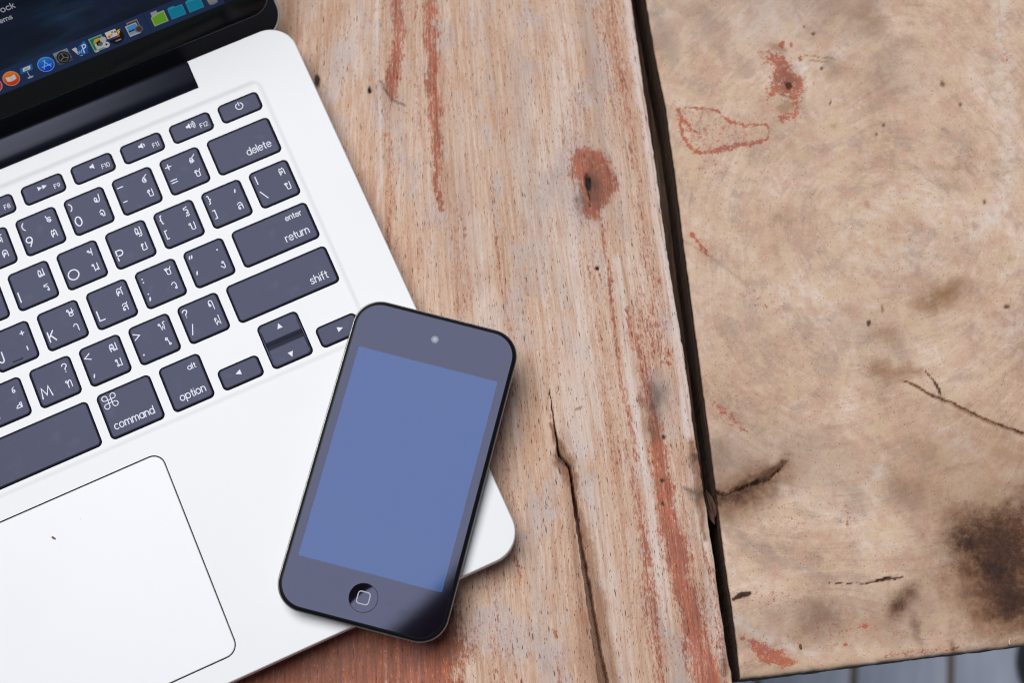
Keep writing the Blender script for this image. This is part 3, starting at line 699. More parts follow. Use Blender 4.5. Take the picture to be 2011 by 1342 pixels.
# ------------------------------------------------------------------ floor below
def floor_mat():
    mt, t, b = new_mat("painted_floor_board"); N = NT(t)
    o = N.scale(N.n("ShaderNodeTexCoord").outputs["Object"], 1000, 1000, 1000)
    a = N.noise(N.scale(o, .05, .006, 1), 1, 4, .6)
    r = N.n("ShaderNodeObjectInfo").outputs["Random"]
    c = N.ramp(a, [(.3, srgb(150, 156, 172)), (.6, srgb(176, 182, 196)), (.75, srgb(192, 192, 200))])
    c = N.mix(N.math('MULTIPLY', r, .35), c, srgb(140, 158, 174))
    t.links.new(c, b.inputs["Base Color"]); b.inputs["Roughness"].default_value = .6
    return mt
M_FLOOR = floor_mat(); M_JOINT = simple("floor_joint", srgb(112, 98, 88), .9)
FLOOR_Z = -720.0
fl = MB(); fl.box(-1500, 1900, -1500, 1900, FLOOR_Z - 30, FLOOR_Z - 4)
floor = fl.build("floor", M_JOINT); tag(floor, kind="structure")
ja = photo_to_plane(1868, 1290, FLOOR_Z); jb = photo_to_plane(1884, 1342, FLOOR_Z)
jang = math.atan2(-(jb[0] - ja[0]), -(jb[1] - ja[1])) * -1
PITCH = 79.0
bd = MB(); lp = [(-PITCH / 2 + 3, -900), (PITCH / 2 - 3, -900), (PITCH / 2 - 3, 900), (-PITCH / 2 + 3, 900)]
bd.loft([ring(lp, -3.9), ring(lp, -.8), ring([(x * .985, y * .999) for x, y in lp], 0)], 0, False, False, True)
board0 = None
for k in range(-16, 12):
    if board0 is None:
        board0 = bd.build("floor_board", M_FLOOR, floor); ob = board0
    else:
        ob = board0.copy(); col.objects.link(ob); ob.parent = floor
    c = np.array([math.cos(-jang), math.sin(-jang)])
    p = ja[:2] + c * (k + .5) * PITCH
    ob.location = (p[0] * MM, p[1] * MM, FLOOR_Z * MM); ob.rotation_euler = (0, 0, -jang)

# ------------------------------------------------------------------ stroke lettering (rounded strokes)
def arc(cx, cy, rx, ry, a0, a1, n=14):
    return [(cx + rx * math.cos(math.radians(a0 + (a1 - a0) * i / n)), cy + ry * math.sin(math.radians(a0 + (a1 - a0) * i / n))) for i in range(n + 1)]
def oval(cx, cy, rx, ry): return arc(cx, cy, rx, ry, 90, 450, 22)
XH = .68
G = {
 'o': ([oval(.34, .34, .34, .34)], .68), 'c': ([arc(.34, .34, .34, .34, 48, 312)], .60),
 'e': ([[(.03, .35), (.66, .35)] + arc(.34, .34, .34, .34, 4, 318)], .66),
 'd': ([oval(.34, .34, .34, .34), [(.68, 1), (.68, 0)]], .68), 'p': ([oval(.34, .34, .34, .34), [(0, .68), (0, -.32)]], .68),
 'a': ([oval(.34, .34, .34, .34), [(.68, .68), (.68, 0)]], .68), 'l': ([[(0, 1), (0, 0)]], .0), 'i': ([[(0, .66), (0, 0)], [(0, .92), (0, .93)]], .0),
 't': ([[(.17, .92), (.17, .16)] + arc(.31, .16, .14, .16, 180, 280, 6), [(0, .66), (.36, .66)]], .34),
 'n': ([[(0, .68), (0, 0)], [(0, .36)] + arc(.28, .39, .28, .29, 175, 0, 10) + [(.56, 0)]], .56),
 'h': ([[(0, 1), (0, 0)], [(0, .36)] + arc(.28, .39, .28, .29, 175, 0, 10) + [(.56, 0)]], .56),
 'm': ([[(0, .68), (0, 0)], [(0, .38)] + arc(.25, .42, .25, .26, 175, 0, 10) + [(.5, 0)], [(.5, .38)] + arc(.75, .42, .25, .26, 175, 0, 10) + [(1.0, 0)]], 1.0),
 'u': ([[(0, .68), (0, .29)] + arc(.28, .29, .28, .29, 180, 360, 10)[1:] + [(.56, .68)], [(.56, .3), (.56, 0)]], .56),
 'r': ([[(0, .68), (0, 0)], [(0, .34)] + arc(.27, .38, .27, .29, 178, 72, 8)], .34),
 's': ([[(.44, .56), (.36, .65), (.24, .68), (.11, .65), (.04, .54), (.08, .43), (.24, .35), (.40, .27), (.46, .16), (.40, .05), (.25, 0), (.10, .02), (.0, .12)]], .46),
 'f': ([[(.36, .97), (.28, 1.0), (.19, .95), (.16, .82), (.16, 0)], [(0, .66), (.34, .66)]], .32),
 'P': ([[(0, 0), (0, 1), (.32, 1)] + arc(.32, .72, .28, .28, 90, -90, 12)[1:] + [(0, .44)]], .6),
 'O': ([oval(.5, .5, .5, .5)], 1.0), 'I': ([[(0, 1), (0, 0)]], 0.), 'L': ([[(0, 1), (0, 0), (.5, 0)]], .5),
 'K': ([[(0, 1), (0, 0)], [(.52, 1), (.02, .42)], [(.20, .62), (.58, 0)]], .58), 'J': ([[(.38, 1), (.38, .24)] + arc(.17, .24, .21, .24, 0, -165, 9)], .38),
 'M': ([[(0, 0), (.14, 1), (.47, .22), (.80, 1), (.94, 0)]], .94), 'N': ([[(0, 0), (0, 1), (.66, 0), (.66, 1)]], .66), 'F': ([[(0, 0), (0, 1), (.5, 1)], [(0, .53), (.42, .53)]], .5),
 '0': ([oval(.31, .5, .31, .5)], .62), '8': ([oval(.28, .75, .25, .25), oval(.28, .25, .28, .25)], .56), '1': ([[(0, .82), (.16, 1), (.16, 0)]], .2),
 '9': ([oval(.29, .70, .29, .30), [(.58, .66), (.50, .42), (.22, 0)]], .58), '2': ([arc(.28, .72, .28, .28, 165, -20, 10) + [(.46, .44), (0, 0), (.58, 0)]], .58),
 '(': ([arc(.75, .5, .72, .66, 130, 230, 10)], .2), ')': ([arc(-.55, .5, .72, .66, 50, -50, 10)], .2),
 '{': ([[(.30, 1.1), (.16, 1.06), (.14, .92), (.14, .66), (.0, .52), (.14, .38), (.14, .12), (.16, -.02), (.30, -.06)]], .3),
 '}': ([[(.0, 1.1), (.14, 1.06), (.16, .92), (.16, .66), (.30, .52), (.16, .38), (.16, .12), (.14, -.02), (.0, -.06)]], .3),
 '[': ([[(.26, 1.1), (0, 1.1), (0, -.06), (.26, -.06)]], .26), ']': ([[(0, 1.1), (.26, 1.1), (.26, -.06), (0, -.06)]], .26),
 '+': ([[(0, .5), (.66, .5)], [(.33, .83), (.33, .17)]], .66), '=': ([[(0, .66), (.66, .66)], [(0, .34), (.66, .34)]], .66),
 '_': ([[(0, .5), (.7, .5)]], .7), '-': ([[(0, .5), (.42, .5)]], .42), '|': ([[(0, 1.0), (0, .0)]], 0.), '\\': ([[(0, 1), (.55, 0)]], .55), '/': ([[(0, -.05), (.40, 1.05)]], .4),
 '<': ([[(.7, .9), (0, .5), (.7, .1)]], .7), '>': ([[(0, .9), (.7, .5), (0, .1)]], .7),
 '?': ([arc(.26, .76, .26, .25, 165, -60, 10) + [(.26, .40), (.26, .30)], [(.26, .03), (.26, .04)]], .52),
 '.': ([[(0, .04), (0, .05)]], .0), ',': ([[(.1, .16), (.0, -.12)]], .1), ';': ([[(.06, .62), (.06, .63)], [(.1, .14), (.0, -.16)]], .1),
 ':': ([[(0, .58), (0, .59)], [(0, .06), (0, .07)]], 0.), "'": ([[(.10, 1.0), (.0, .72)]], .1), '"': ([[(.10, 1.0), (.0, .70)], [(.38, 1.0), (.28, .70)]], .38),
}
def Lp(x, y, r=.115): return oval(x, y, r, r)
T_ = {
 '\u0e04': [[(.10, 0), (.05, .35), (.08, .72), (.24, .95), (.52, .95), (.70, .74), (.72, 0)], Lp(.36, .46), [(.26, .40), (.10, 0)]],
 '\u0e15': [[(.10, 0), (.05, .35), (.07, .72), (.20, .96), (.38, .76), (.56, .97), (.71, .72), (.73, 0)], Lp(.36, .42), [(.26, .36), (.10, 0)]],
 '\u0e05': [[(.10, 0), (.05, .35), (.07, .72), (.20, .96), (.38, .80), (.56, .97), (.71, .72), (.73, 0)], Lp(.36, .42), [(.26, .36), (.10, 0)]],
 '\u0e08': [Lp(.24, .40), [(.34, .34), (.42, .02), (.62, .04), (.68, .40), (.62, .82), (.38, .98), (.10, .74)]],
 '\u0e02': [Lp(.26, .84), [(.15, .86), (.06, .74), (.16, .58), (.20, .40), (.20, .08), (.30, 0), (.62, 0), (.70, .10), (.70, 1)]],
 '\u0e03': [Lp(.28, .82), [(.17, .84), (.04, .92), (.08, .68), (.18, .55), (.20, .08), (.30, 0), (.62, 0), (.70, .10), (.70, 1)]],
 '\u0e0a': [Lp(.26, .82), [(.15, .84), (.06, .72), (.18, .55), (.20, .08), (.30, 0), (.62, 0), (.68, .10), (.66, .66), (.86, .98)], [(.46, .74), (.70, .72)]],
 '\u0e0b': [Lp(.28, .80), [(.17, .84), (.04, .92), (.08, .68), (.18, .55), (.20, .08), (.30, 0), (.62, 0), (.68, .10), (.66, .66), (.86, .98)], [(.46, .74), (.70, .72)]],
 '\u0e13': [Lp(.16, .12), [(.05, .14), (.05, .62), (.20, .95), (.40, .78), (.40, .02), (.60, .16)], Lp(.72, .14), [(.76, .26), (.76, 1)]],
 '\u0e23': [[(.62, .96), (.40, .90), (.18, .92), (.10, .74), (.34, .66), (.58, .56), (.62, .26)], Lp(.55, .12)],
 '\u0e2f': [Lp(.18, .70), [(.30, .70), (.26, .46), (.46, .44), (.60, .62), (.66, .98)], [(.62, .70), (.56, .02)]],
 '\u0e19': [Lp(.12, .86), [(.22, .80), (.22, .02), (.58, .20)], Lp(.66, .12), [(.72, .24), (.72, 1)]],
 '\u0e0d': [Lp(.18, .12), [(.06, .14), (.06, .62), (.20, .95), (.40, .80), (.40, 0), (.78, 0), (.78, 1)], [(.34, -.36), (.50, -.22), (.66, -.36), (.80, -.16)]],
 '\u0e22': [Lp(.24, .84), [(.12, .86), (.06, .66), (.22, .52), (.10, .38), (.10, .10), (.22, 0), (.60, 0), (.70, .10), (.70, 1)]],
 '\u0e10': [[(.64, 1.02), (.40, .96), (.14, .90), (.14, .70), (.52, .62), (.62, .40), (.58, .16)], Lp(.48, .12), [(.18, -.30), (.34, -.16), (.48, -.34), (.66, -.14)]],
 '\u0e1a': [Lp(.12, .86), [(.22, .80), (.22, .10), (.32, 0), (.64, 0), (.72, .10), (.72, 1)]],
 '\u0e25': [[(.10, .76), (.30, .97), (.58, .92), (.70, .66), (.70, 0)], [(.70, .42), (.44, .60), (.16, .46), (.08, .22)], Lp(.22, .14)],
 '\u0e2a': [[(.10, .76), (.30, .97), (.58, .92), (.70, .66), (.70, 0)], [(.70, .42), (.44, .60), (.16, .46), (.08, .22)], Lp(.22, .14), [(.62, .84), (.84, 1.06)]],
 '\u0e28': [[(.10, 0), (.05, .35), (.08, .72), (.24, .95), (.52, .95), (.70, .74), (.72, 0)], Lp(.36, .46), [(.26, .40), (.10, 0)], [(.64, .84), (.86, 1.06)]],
 '\u0e29': [Lp(.12, .86), [(.22, .80), (.22, .10), (.32, 0), (.62, 0), (.70, .10), (.70, 1)], Lp(.46, .46), [(.57, .46), (.90, .62)]],
 '\u0e32': [[(.10, .74), (.26, .97), (.50, .96), (.64, .76), (.64, 0)]],
 '\u0e27': [[(.08, .74), (.28, .97), (.54, .92), (.66, .62), (.62, .26)], Lp(.54, .13)],
 '\u0e07': [Lp(.42, .86), [(.54, .82), (.58, .40), (.52, .06), (.34, .04), (.06, .40)]],
 '\u0e4c': [Lp(.28, .30, .17), [(.14, .42), (.18, .66), (.42, .84)]],
 '\u0e37': [[(0, 0), (.22, .34), (.56, .40), (.78, .0), (.02, 0)], [(.58, .36), (.58, .66)], [(.78, .02), (.80, .66)]],
 '\u0e17': [Lp(.12, .86), [(.22, .80), (.22, .0)], [(.22, .50), (.44, .92), (.62, .94), (.70, .78), (.70, 0)]],
 '\u0e12': [[(.10, 0), (.03, .40), (.10, .84), (.24, .96), (.34, .82), (.46, .96), (.56, .70), (.56, .24)], Lp(.28, .42), Lp(.56, .12), [(.67, .10), (.92, .02), (.92, 1)]],
 '\u0e21': [Lp(.12, .86), [(.22, .80), (.22, .24)], Lp(.20, .12), [(.31, .12), (.72, .02), (.72, 1)]],
 '\u0e2c': [Lp(.10, .84), [(.20, .80), (.28, 0), (.46, .52), (.64, 0), (.72, .66), (.60, .94), (.72, 1.06), (.90, 1.02)]],
 '\u0e43': [Lp(.20, .90, .13), [(.32, .86), (.40, .60), (.42, .26)], Lp(.50, .14), [(.08, .92), (.20, 1.10), (.40, 1.02)]],
 '\u0e26': [Lp(.16, .30), [(.06, .36), (.06, .70), (.16, .96), (.40, .98), (.56, .80), (.58, -.34)], [(.06, .62), (.20, .54)]],
 '\u0e1d': [Lp(.16, .84), [(.06, .78), (.14, .0), (.40, .48), (.68, .0), (.68, 1.24)]],
 '\u0e55': [Lp(.38, .40), [(.26, .36), (.20, .06), (.06, .30), (.08, .74), (.30, .92), (.56, .86), (.68, .60), (.64, .06)], [(.36, .90), (.50, 1.10), (.82, 1.16)]],
 '\u0e56': [Lp(.42, .34), [(.54, .34), (.60, .14), (.34, .0), (.10, .20), (.12, .52), (.36, .70), (.62, .60)], [(.14, .56), (.02, 1.0)]],
 '\u0e57': [Lp(.20, .30), [(.10, .24), (.04, .58), (.18, .86), (.36, .70), (.38, .14), (.58, .10), (.74, .40), (.80, 1.16)]],
 '\u0e58': [Lp(.44, .34), [(.56, .30), (.48, .04), (.18, .04), (.06, .36), (.20, .66), (.54, .62)], [(.22, .66), (.44, .80), (.84, 1.06)]],
 '\u0e59': [Lp(.32, .36), [(.42, .30), (.34, .06), (.12, .06), (.05, .44), (.22, .74), (.46, .70), (.54, .40), (.58, .10)], [(.46, .70), (.60, .84), (.92, 1.10)]],
}
def thai(mb, ch, cx, cy, h, wd, z, mi=0):
    st = T_[ch]
    xs = [p[0] for s_ in st for p in s_]; ys = [p[1] for s_ in st for p in s_]
    ox = cx - h * .98 * (min(xs) + max(xs)) / 2; oy = cy - h * (min(ys) + max(ys)) / 2
    for k, s_ in enumerate(st): ribbon(mb, [(ox + a * h * .98, oy + b_ * h) for a, b_ in s_], wd, z + .004 * k, mi)
def ribbon(mb, pts, wd, z, mi=0):
    """flat stroke with round ends, one strip"""
    p = [Vector(a) for a in pts]
    closed = len(p) > 3 and (p[0] - p[-1]).length < 1e-4
    if closed: p = p[:-1]
    n = len(p); hw = wd / 2; L = []; Rr = []
    for i in range(n):
        a = p[i - 1] if (i > 0 or closed) else None
        b_ = p[(i + 1) % n] if (i < n - 1 or closed) else None
        d1 = (p[i] - a).normalized() if a is not None and (p[i] - a).length > 1e-9 else None
        d2 = (b_ - p[i]).normalized() if b_ is not None and (b_ - p[i]).length > 1e-9 else None
        d1 = d1 or d2 or Vector((0, 1)); d2 = d2 or d1
        t = d1 + d2
        t = t.normalized() if t.length > .2 else d1
        nrm = Vector((-t.y, t.x)); k = min(1.0 / max(nrm.dot(Vector((-d1.y, d1.x))), .35), 2.0)
        L.append(p[i] + nrm * hw * k); Rr.append(p[i] - nrm * hw * k)
    V = [(a.x, a.y, z) for a in L] + [(a.x, a.y, z) for a in Rr]
    Fs = [(n + i, n + i + 1, i + 1, i) for i in range(n - 1)]
    if closed: Fs.append((2 * n - 1, n, 0, n - 1))
    mb.add(V, Fs, mi)
    if not closed:
        for e, dr in ((p[0], (p[0] - p[1]).normalized()), (p[-1], (p[-1] - p[-2]).normalized())):
            a0 = math.atan2(dr.y, dr.x) - math.pi / 2
            cv = [(e.x + hw * math.cos(a0 + math.pi * k / 6), e.y + hw * math.sin(a0 + math.pi * k / 6), z) for k in range(7)]
            mb.add(cv, [tuple(range(7))], mi)
def text_width(s, cap, gap): return sum(G[c][1] * cap for c in s) + gap * cap * (len(s) - 1)
def write(mb, s, x, y, cap, wd, z, align='L', gap=.20, squeeze=1.0, mi=0):
    tw = text_width(s, cap * squeeze, gap)
    if align == 'R': x -= tw
    elif align == 'C': x -= tw / 2
    k = 0
    for c in s:
        for st in G[c][0]:
            ribbon(mb, [(x + a * cap * squeeze, y + b_ * cap) for a, b_ in st], wd, z + .004 * (k % 4), mi); k += 1
        x += (G[c][1] + gap) * cap * squeeze
# ------------------------------------------------------------------ laptop materials
def alu_mat(name, colr, rough=.42, metal=.55):
    mt, t, b = new_mat(name); N = NT(t)
    o = N.scale(N.n("ShaderNodeTexCoord").outputs["Object"], 1000, 1000, 1000)
    g = N.noise(o, 6.0, 2, .6); s1 = N.noise(o, .03, 4, .6, .4); s2 = N.noise(o, .22, 4, .7, .5, loc=(8, 3, 0))
    c = N.mix(N.math('MULTIPLY', N.step(s1, .45, .75), .05), colr, (colr[0] * .8, colr[1] * .8, colr[2] * .82))
    # faint finger smudges and specks of dirt
    sm_ = N.math('MULTIPLY', N.step(s2, .66, .80), .10)
    c = N.mix(sm_, c, (.45, .45, .46))
    d, cc = N.voro(o, .055, loc=(5, 2, 0)); sp = N.math('MULTIPLY', N.step(d, .020, .012), N.step(N.sep(cc)[0], .35, .36))
    c = N.mix(N.math('MULTIPLY', sp, .7), c, (.12, .11, .10))
    t.links.new(c, b.inputs["Base Color"])
    b.inputs["Metallic"].default_value = metal
    t.links.new(N.math('ADD', rough - .05, N.math('MULTIPLY', g, .1)), b.inputs["Roughness"])
    t.links.new(N.bump(g, .04, .00005), b.inputs["Normal"])
    return mt
M_ALU = alu_mat("bead_blasted_aluminium", (.775, .775, .77), .5, .08)
M_PAD = alu_mat("trackpad_glass", (.75, .75, .752), .45, .08)
M_GROOVE = simple("dark_groove", (.015, .015, .018), .7)
def key_mat():
    mt, t, b = new_mat("black_key_plastic"); N = NT(t)
    tc = N.n("ShaderNodeTexCoord").outputs["Object"]; o = N.scale(tc, 1000, 1000, 1000)
    r = N.n("ShaderNodeObjectInfo").outputs["Random"]
    off = N.n("ShaderNodeVectorMath", operation='ADD'); N.put(off.inputs[0], o)
    cmb = N.n("ShaderNodeCombineXYZ"); N.put(cmb.inputs[0], N.math('MULTIPLY', r, 90)); N.put(off.inputs[1], cmb.outputs[0])
    s = N.noise(off.outputs[0], .16, 4, .65, .7)
    g = N.noise(o, 9, 2, .5)
    sh = N.step(s, .56, .74)                        # greasy worn places
    c = N.mix(N.math('MULTIPLY', sh, .35), (.020, .020, .031), (.012, .012, .015))
    d, cc = N.voro(off.outputs[0], .16); sp = N.math('MULTIPLY', N.step(d, .040, .02), N.step(N.sep(cc)[0], .72, .74))
    c = N.mix(N.math('MULTIPLY', sp, .5), c, (.3, .28, .26))
    t.links.new(c, b.inputs["Base Color"])
    N.put(b.inputs["Roughness"], N.math('SUBTRACT', .29, N.math('MULTIPLY', sh, .08)))
    b.inputs["Specular IOR Level"].default_value = .265
    b.inputs["Specular Tint"].default_value = (.62, .66, 1.0, 1)
    t.links.new(N.bump(g, .05, .00003), b.inputs["Normal"])
    return mt
M_KEY = key_mat()
M_KEYSIDE_SHADE = simple("shaded_key_side", (.006, .006, .007), .6, 0, .12)  # same plastic as the key tops, with the skirts' shade painted in darker
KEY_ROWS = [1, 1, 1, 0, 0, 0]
M_LEGEND = simple("white_key_legend", (.80, .82, .88), .5)
M_HINGE = simple("black_hinge_plastic", (.007, .008, .014), .30, 0, .22)
M_HINGE.node_tree.nodes["Principled BSDF"].inputs["Specular Tint"].default_value = (.74, .78, 1.0, 1)
M_GASKET = simple("black_lid_gasket", (.010, .009, .012), .45, 0, .35)
M_BEZEL = simple("black_bezel_glass", (.002, .002, .004), .06, 0, .4)
M_GLASS_EDGE = simple("ground_glass_edge", (.16, .16, .18), .35)

# ------------------------------------------------------------------ laptop
LX = RZ @ (np.array([0, 0, 0]) - np.array([CAM_LOCAL[0], CAM_LOCAL[1], 0]))
laptop = empty("laptop", (LX[0] * MM, LX[1] * MM, KEY_PLANE * MM), TH)
tag(laptop, "open silver laptop with black keys lying across the wooden planks", "laptop")
U, VP = 19.0, 18.824
X0, X1, Y0, Y1 = 137.75 - 157.05, 137.75 + 157.05, -180.5, 41.6
CR = 11.0; TOPZ = .12
HX0, HX1, HY = 137.75 - 116.75, 137.75 + 116.75, 29.2
WX0, WX1, WY0, WY1 = 137.75 - 139.6, 137.75 + 139.6, -89.0, 24.3
PX0, PX1, PY0, PY1 = 137.75 - 54.15, 137.75 + 54.15, -172.5, -96.1
def base_shell():
    mb = MB()
    sec = [(.40, TOPZ), (.12, TOPZ - .10), (0, TOPZ - .42), (0, -4.2), (.25, -4.7), (1.2, -5.8), (4, -8.2), (9, -10.2), (16, -11.2)]
    loops = [ring(rrect(X0, X1, Y0, Y1, CR, 10, i), z) for i, z in sec]
    mb.loft(loops[::-1], 0, True, True, False)
    out = rrect(X0, X1, Y0, Y1, CR, 10, .40)
    n = 11                                             # points per corner: lower right, upper right, upper left, lower left
    outline = out[:2 * n] + [(HX1, Y1 - .4), (HX1, HY), (HX0, HY), (HX0, Y1 - .4)] + out[2 * n:]
    well = rrect(WX0, WX1, WY0, WY1, 4.2, 7); pad = rrect(PX0, PX1, PY0, PY1, 4.6, 7)
    polys = [[Vector((x, y, 0)) for x, y in pl] for pl in (outline, well[::-1], pad[::-1])]
    flat = [p for pl in polys for p in pl]
    tris = geometry.tessellate_polygon(polys)
    fs = []
    for a, b_, c in tris:
        A, Bq, Cq = flat[a], flat[b_], flat[c]
        if (Bq - A).cross(Cq - A).z < 0: b_, c = c, b_
        fs.append((a, b_, c))
    mb.add([(p.x, p.y, TOPZ) for p in flat], fs, 0)
    # key well with a soft sloping edge
    wl = [ring(rrect(WX0, WX1, WY0, WY1, 4.2, 7, i), z) for i, z in ((0, TOPZ), (.25, TOPZ - .02), (.7, TOPZ - .09), (1.3, TOPZ - .25), (1.9, TOPZ - .42), (2.5, TOPZ - .52), (3.1, TOPZ - .57), (3.4, TOPZ - .58))]
    mb.loft(wl, 0, True, False, True)
    # trackpad slot
    pl = [ring(rrect(PX0, PX1, PY0, PY1, 4.6, 7, i), z) for i, z in ((0, TOPZ), (.02, TOPZ - 1.6))]
    mb.loft(pl, 1, False, False, True)
    # hinge recess
    nv = [(HX1, Y1 - .4), (HX1, HY), (HX0, HY), (HX0, Y1 - .4)]
    lip = [(HX1, Y1 - .4), (HX1, HY + .5), (HX0, HY + .5), (HX0, Y1 - .4)]
    b_ = [(x, y, TOPZ) for x, y in nv] + [(x, y, TOPZ - .5) for x, y in lip] + [(x, y, TOPZ - 9) for x, y in lip]
    mb.add(b_, [(0, 4, 5, 1), (1, 5, 6, 2), (2, 6, 7, 3), (4, 8, 9, 5), (5, 9, 10, 6), (6, 10, 11, 7), (8, 11, 10, 9)], 0)
    return mb.build("base", [M_ALU, M_GROOVE], laptop)
base = base_shell()
tp = MB()
pd = [(.42, TOPZ - 1.5), (.40, TOPZ - .22), (.55, TOPZ - .08), (.75, TOPZ - .06)]
tp.loft([ring(rrect(PX0, PX1, PY0, PY1, 4.6, 8, i), z) for i, z in pd], 0, True, False, True)
tp.build("trackpad", [M_PAD], laptop)
# rubber feet under the base
for fx, fy in ((X0 + 26, Y0 + 26), (X1 - 26, Y0 + 26), (X0 + 26, Y1 - 26), (X1 - 26, Y1 - 26)):
    ft = MB()
    ft.loft([[(fx + r * math.cos(a * math.pi / 10), fy + r * math.sin(a * math.pi / 10), z) for a in range(20)] for r, z in ((7.2, -KEY_PLANE), (7.8, -KEY_PLANE + .5), (7.8, -10.9))], 0, True, True, True)
    ft.build("rubber_foot", M_GROOVE, laptop)
# hinge barrel
hb = MB()
prof = [(29.6, -6.5), (29.6, -4.2), (29.75, -3.1), (30.2, -2.1), (31.0, -1.25), (32.1, -.62), (33.5, -.2), (35, .1), (37, .46), (39, .84), (40.2, 1.0), (41.0, .85), (41.7, .2), (42.0, -1.2), (42.0, -6.5)]
hl = []
for x, k in ((HX0 + .25, .95), (HX0 + .6, 1.0), (HX1 - .6, 1.0), (HX1 - .25, .95)):
    hl.append([(x, 36.5 + (y - 36.5) * k, -3 + (z + 3) * k) for y, z in prof])
hb.loft(hl, 0, True, True, True)
hb.build("hinge", M_HINGE, laptop)

# ---- keys
KB = 1.60          # half gap between key bases
def make_key(x0, x1, y0, y1, label=None):
    """one key; origin at the centre of its top"""
    cx, cy = (x0 + x1) / 2, (y0 + y1) / 2
    hx, hy = (x1 - x0) / 2, (y1 - y0) / 2
    mb = MB()
    sec = [(0, -.50), (.03, -.42), (.24, -.28), (.52, -.135), (.80, -.05), (1.02, -.01), (1.16, 0)]
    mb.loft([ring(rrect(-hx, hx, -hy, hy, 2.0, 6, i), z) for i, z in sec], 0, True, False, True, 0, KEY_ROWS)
    o = mb.build("key", [M_KEY, M_KEYSIDE_SHADE], laptop)
    o.location = (cx * MM, cy * MM, 0)
    if label: o["label"] = label
    return o, hx, hy
LZ = .03
def legend(key, fn):
    mb = MB(); fn(mb)
    if mb.f: mb.build("legend", M_LEGEND, key)
def row_y(r): return -r * VP
rows = [
 (0, [(1, n) for n in "`12345678"] + [(1, '9'), (1, '0'), (1, '-'), (1, '='), (1.5, 'delete')]),
 (1, [(1.5, 'tab')] + [(1, n) for n in "QWERTYU"] + [(1, 'I'), (1, 'O'), (1, 'P'), (1, '['), (1, ']'), (1, '\\')]),
 (2, [(1.75, 'caps')] + [(1, n) for n in "ASDFGH"] + [(1, 'J'), (1, 'K'), (1, 'L'), (1, ';'), (1, "'"), (1.75, 'return')]),
 (3, [(2.25, 'shift_l')] + [(1, n) for n in "ZXCVB"] + [(1, 'N'), (1, 'M'), (1, ','), (1, '.'), (1, '/'), (2.25, 'shift')]),
]
LW = .47; SW = .40; WW = .35
dual = {  # upper symbol, lower symbol, Thai upper, Thai lower
 '8': (None, None, '\u0e55', '\u0e04'), '9': ('(', '9', '\u0e56', '\u0e15'), '0': (')', '0', '\u0e57', '\u0e08'), '-': ('_', '-', '\u0e58', '\u0e02'), '=': ('+', '=', '\u0e59', '\u0e0a'),
 'I': (None, 'I', '\u0e13', '\u0e23'), 'O': (None, 'O', '\u0e2f', '\u0e19'), 'P': (None, 'P', '\u0e0d', '\u0e22'), '[': ('{', '[', '\u0e10', '\u0e1a'), ']': ('}', ']', ',', '\u0e25'), '\\': ('|', '\\', '\u0e05', '\u0e03'),
 'J': (None, 'J', '\u0e4b', '\u0e48'), 'K': (None, 'K', '\u0e29', '\u0e32'), 'L': (None, 'L', '\u0e28', '\u0e2a'), ';': (':', ';', '\u0e0b', '\u0e27'), "'": ('"', "'", '.', '\u0e07'),
 'N': (None, 'N', '\u0e4c', '\u0e37'), 'M': (None, 'M', '?', '\u0e17'), ',': ('<', ',', '\u0e12', '\u0e21'), '.': ('>', '.', '\u0e2c', '\u0e43'), '/': ('?', '/', '\u0e26', '\u0e1d'),
}
THAI = 2.75        # height of the Thai letters, mm
def draw_dual(mb, k):
    up, lo, tu, tl = dual[k]
    if up:
        if up in '?': write(mb, up, -6.2, 2.6, 3.0, SW, LZ)
        elif up in '<>': write(mb, up, -6.4, 2.1, 2.9, SW, LZ)
        elif up in ':': write(mb, up, -5.6, 2.7, 2.6, .55, LZ)
        elif up in '"': write(mb, up, -6.0, 2.2, 3.0, .50, LZ)
        elif up in '+': write(mb, up, -6.1, 2.3, 3.2, SW, LZ)
        elif up in '_': write(mb, up, -6.3, 2.3, 3.0, SW, LZ)
        elif up in '|': write(mb, up, -5.6, 2.2, 3.3, SW, LZ)
        else: write(mb, up, -5.8, 2.6, 2.9, SW, LZ)
    if lo:
        if lo.isalpha(): write(mb, lo, -6.0, -4.3, 3.9, LW, LZ)
        elif lo.isdigit(): write(mb, lo, -6.0, -4.2, 3.7, LW, LZ)
        elif lo in '=-': write(mb, lo, -6.1, -4.0, 3.4, SW, LZ)
        elif lo in '.': write(mb, lo, -5.5, -4.2, 3.0, .6, LZ)
        elif lo in ',': write(mb, lo, -5.6, -4.0, 3.6, .50, LZ)
        elif lo in ';': write(mb, lo, -5.7, -4.0, 3.2, .55, LZ)
        elif lo in "'": write(mb, lo, -5.6, -5.0, 3.6, .50, LZ)
        elif lo in '\\': write(mb, lo, -6.0, -4.2, 3.3, SW, LZ)
        elif lo in '/': write(mb, lo, -5.8, -4.2, 3.4, SW, LZ)
        else: write(mb, lo, -5.8, -3.7, 2.9, SW, LZ)
    for g, y in ((tu, 3.35), (tl, -2.85)):
        if g in '?': write(mb, g, 4.0, y - 1.6, 3.2, SW, LZ)
        elif g in '.': write(mb, g, 4.5, y, 3.0, .62, LZ)
        elif g in ',': write(mb, g, 4.4, y, 3.4, .50, LZ)
        elif g in '\u0e48': write(mb, '|', 4.6, y - .6, 1.3, .42, LZ)
        elif g in '\u0e4b': write(mb, '+', 3.9, y - 1.1, 2.2, SW, LZ)
        else: thai(mb, g, 4.3, y, THAI, .34, LZ)
vis_label = {'delete': 'wide key marked delete', 'return': 'wide key marked enter and return', 'shift': 'wide key marked shift'}
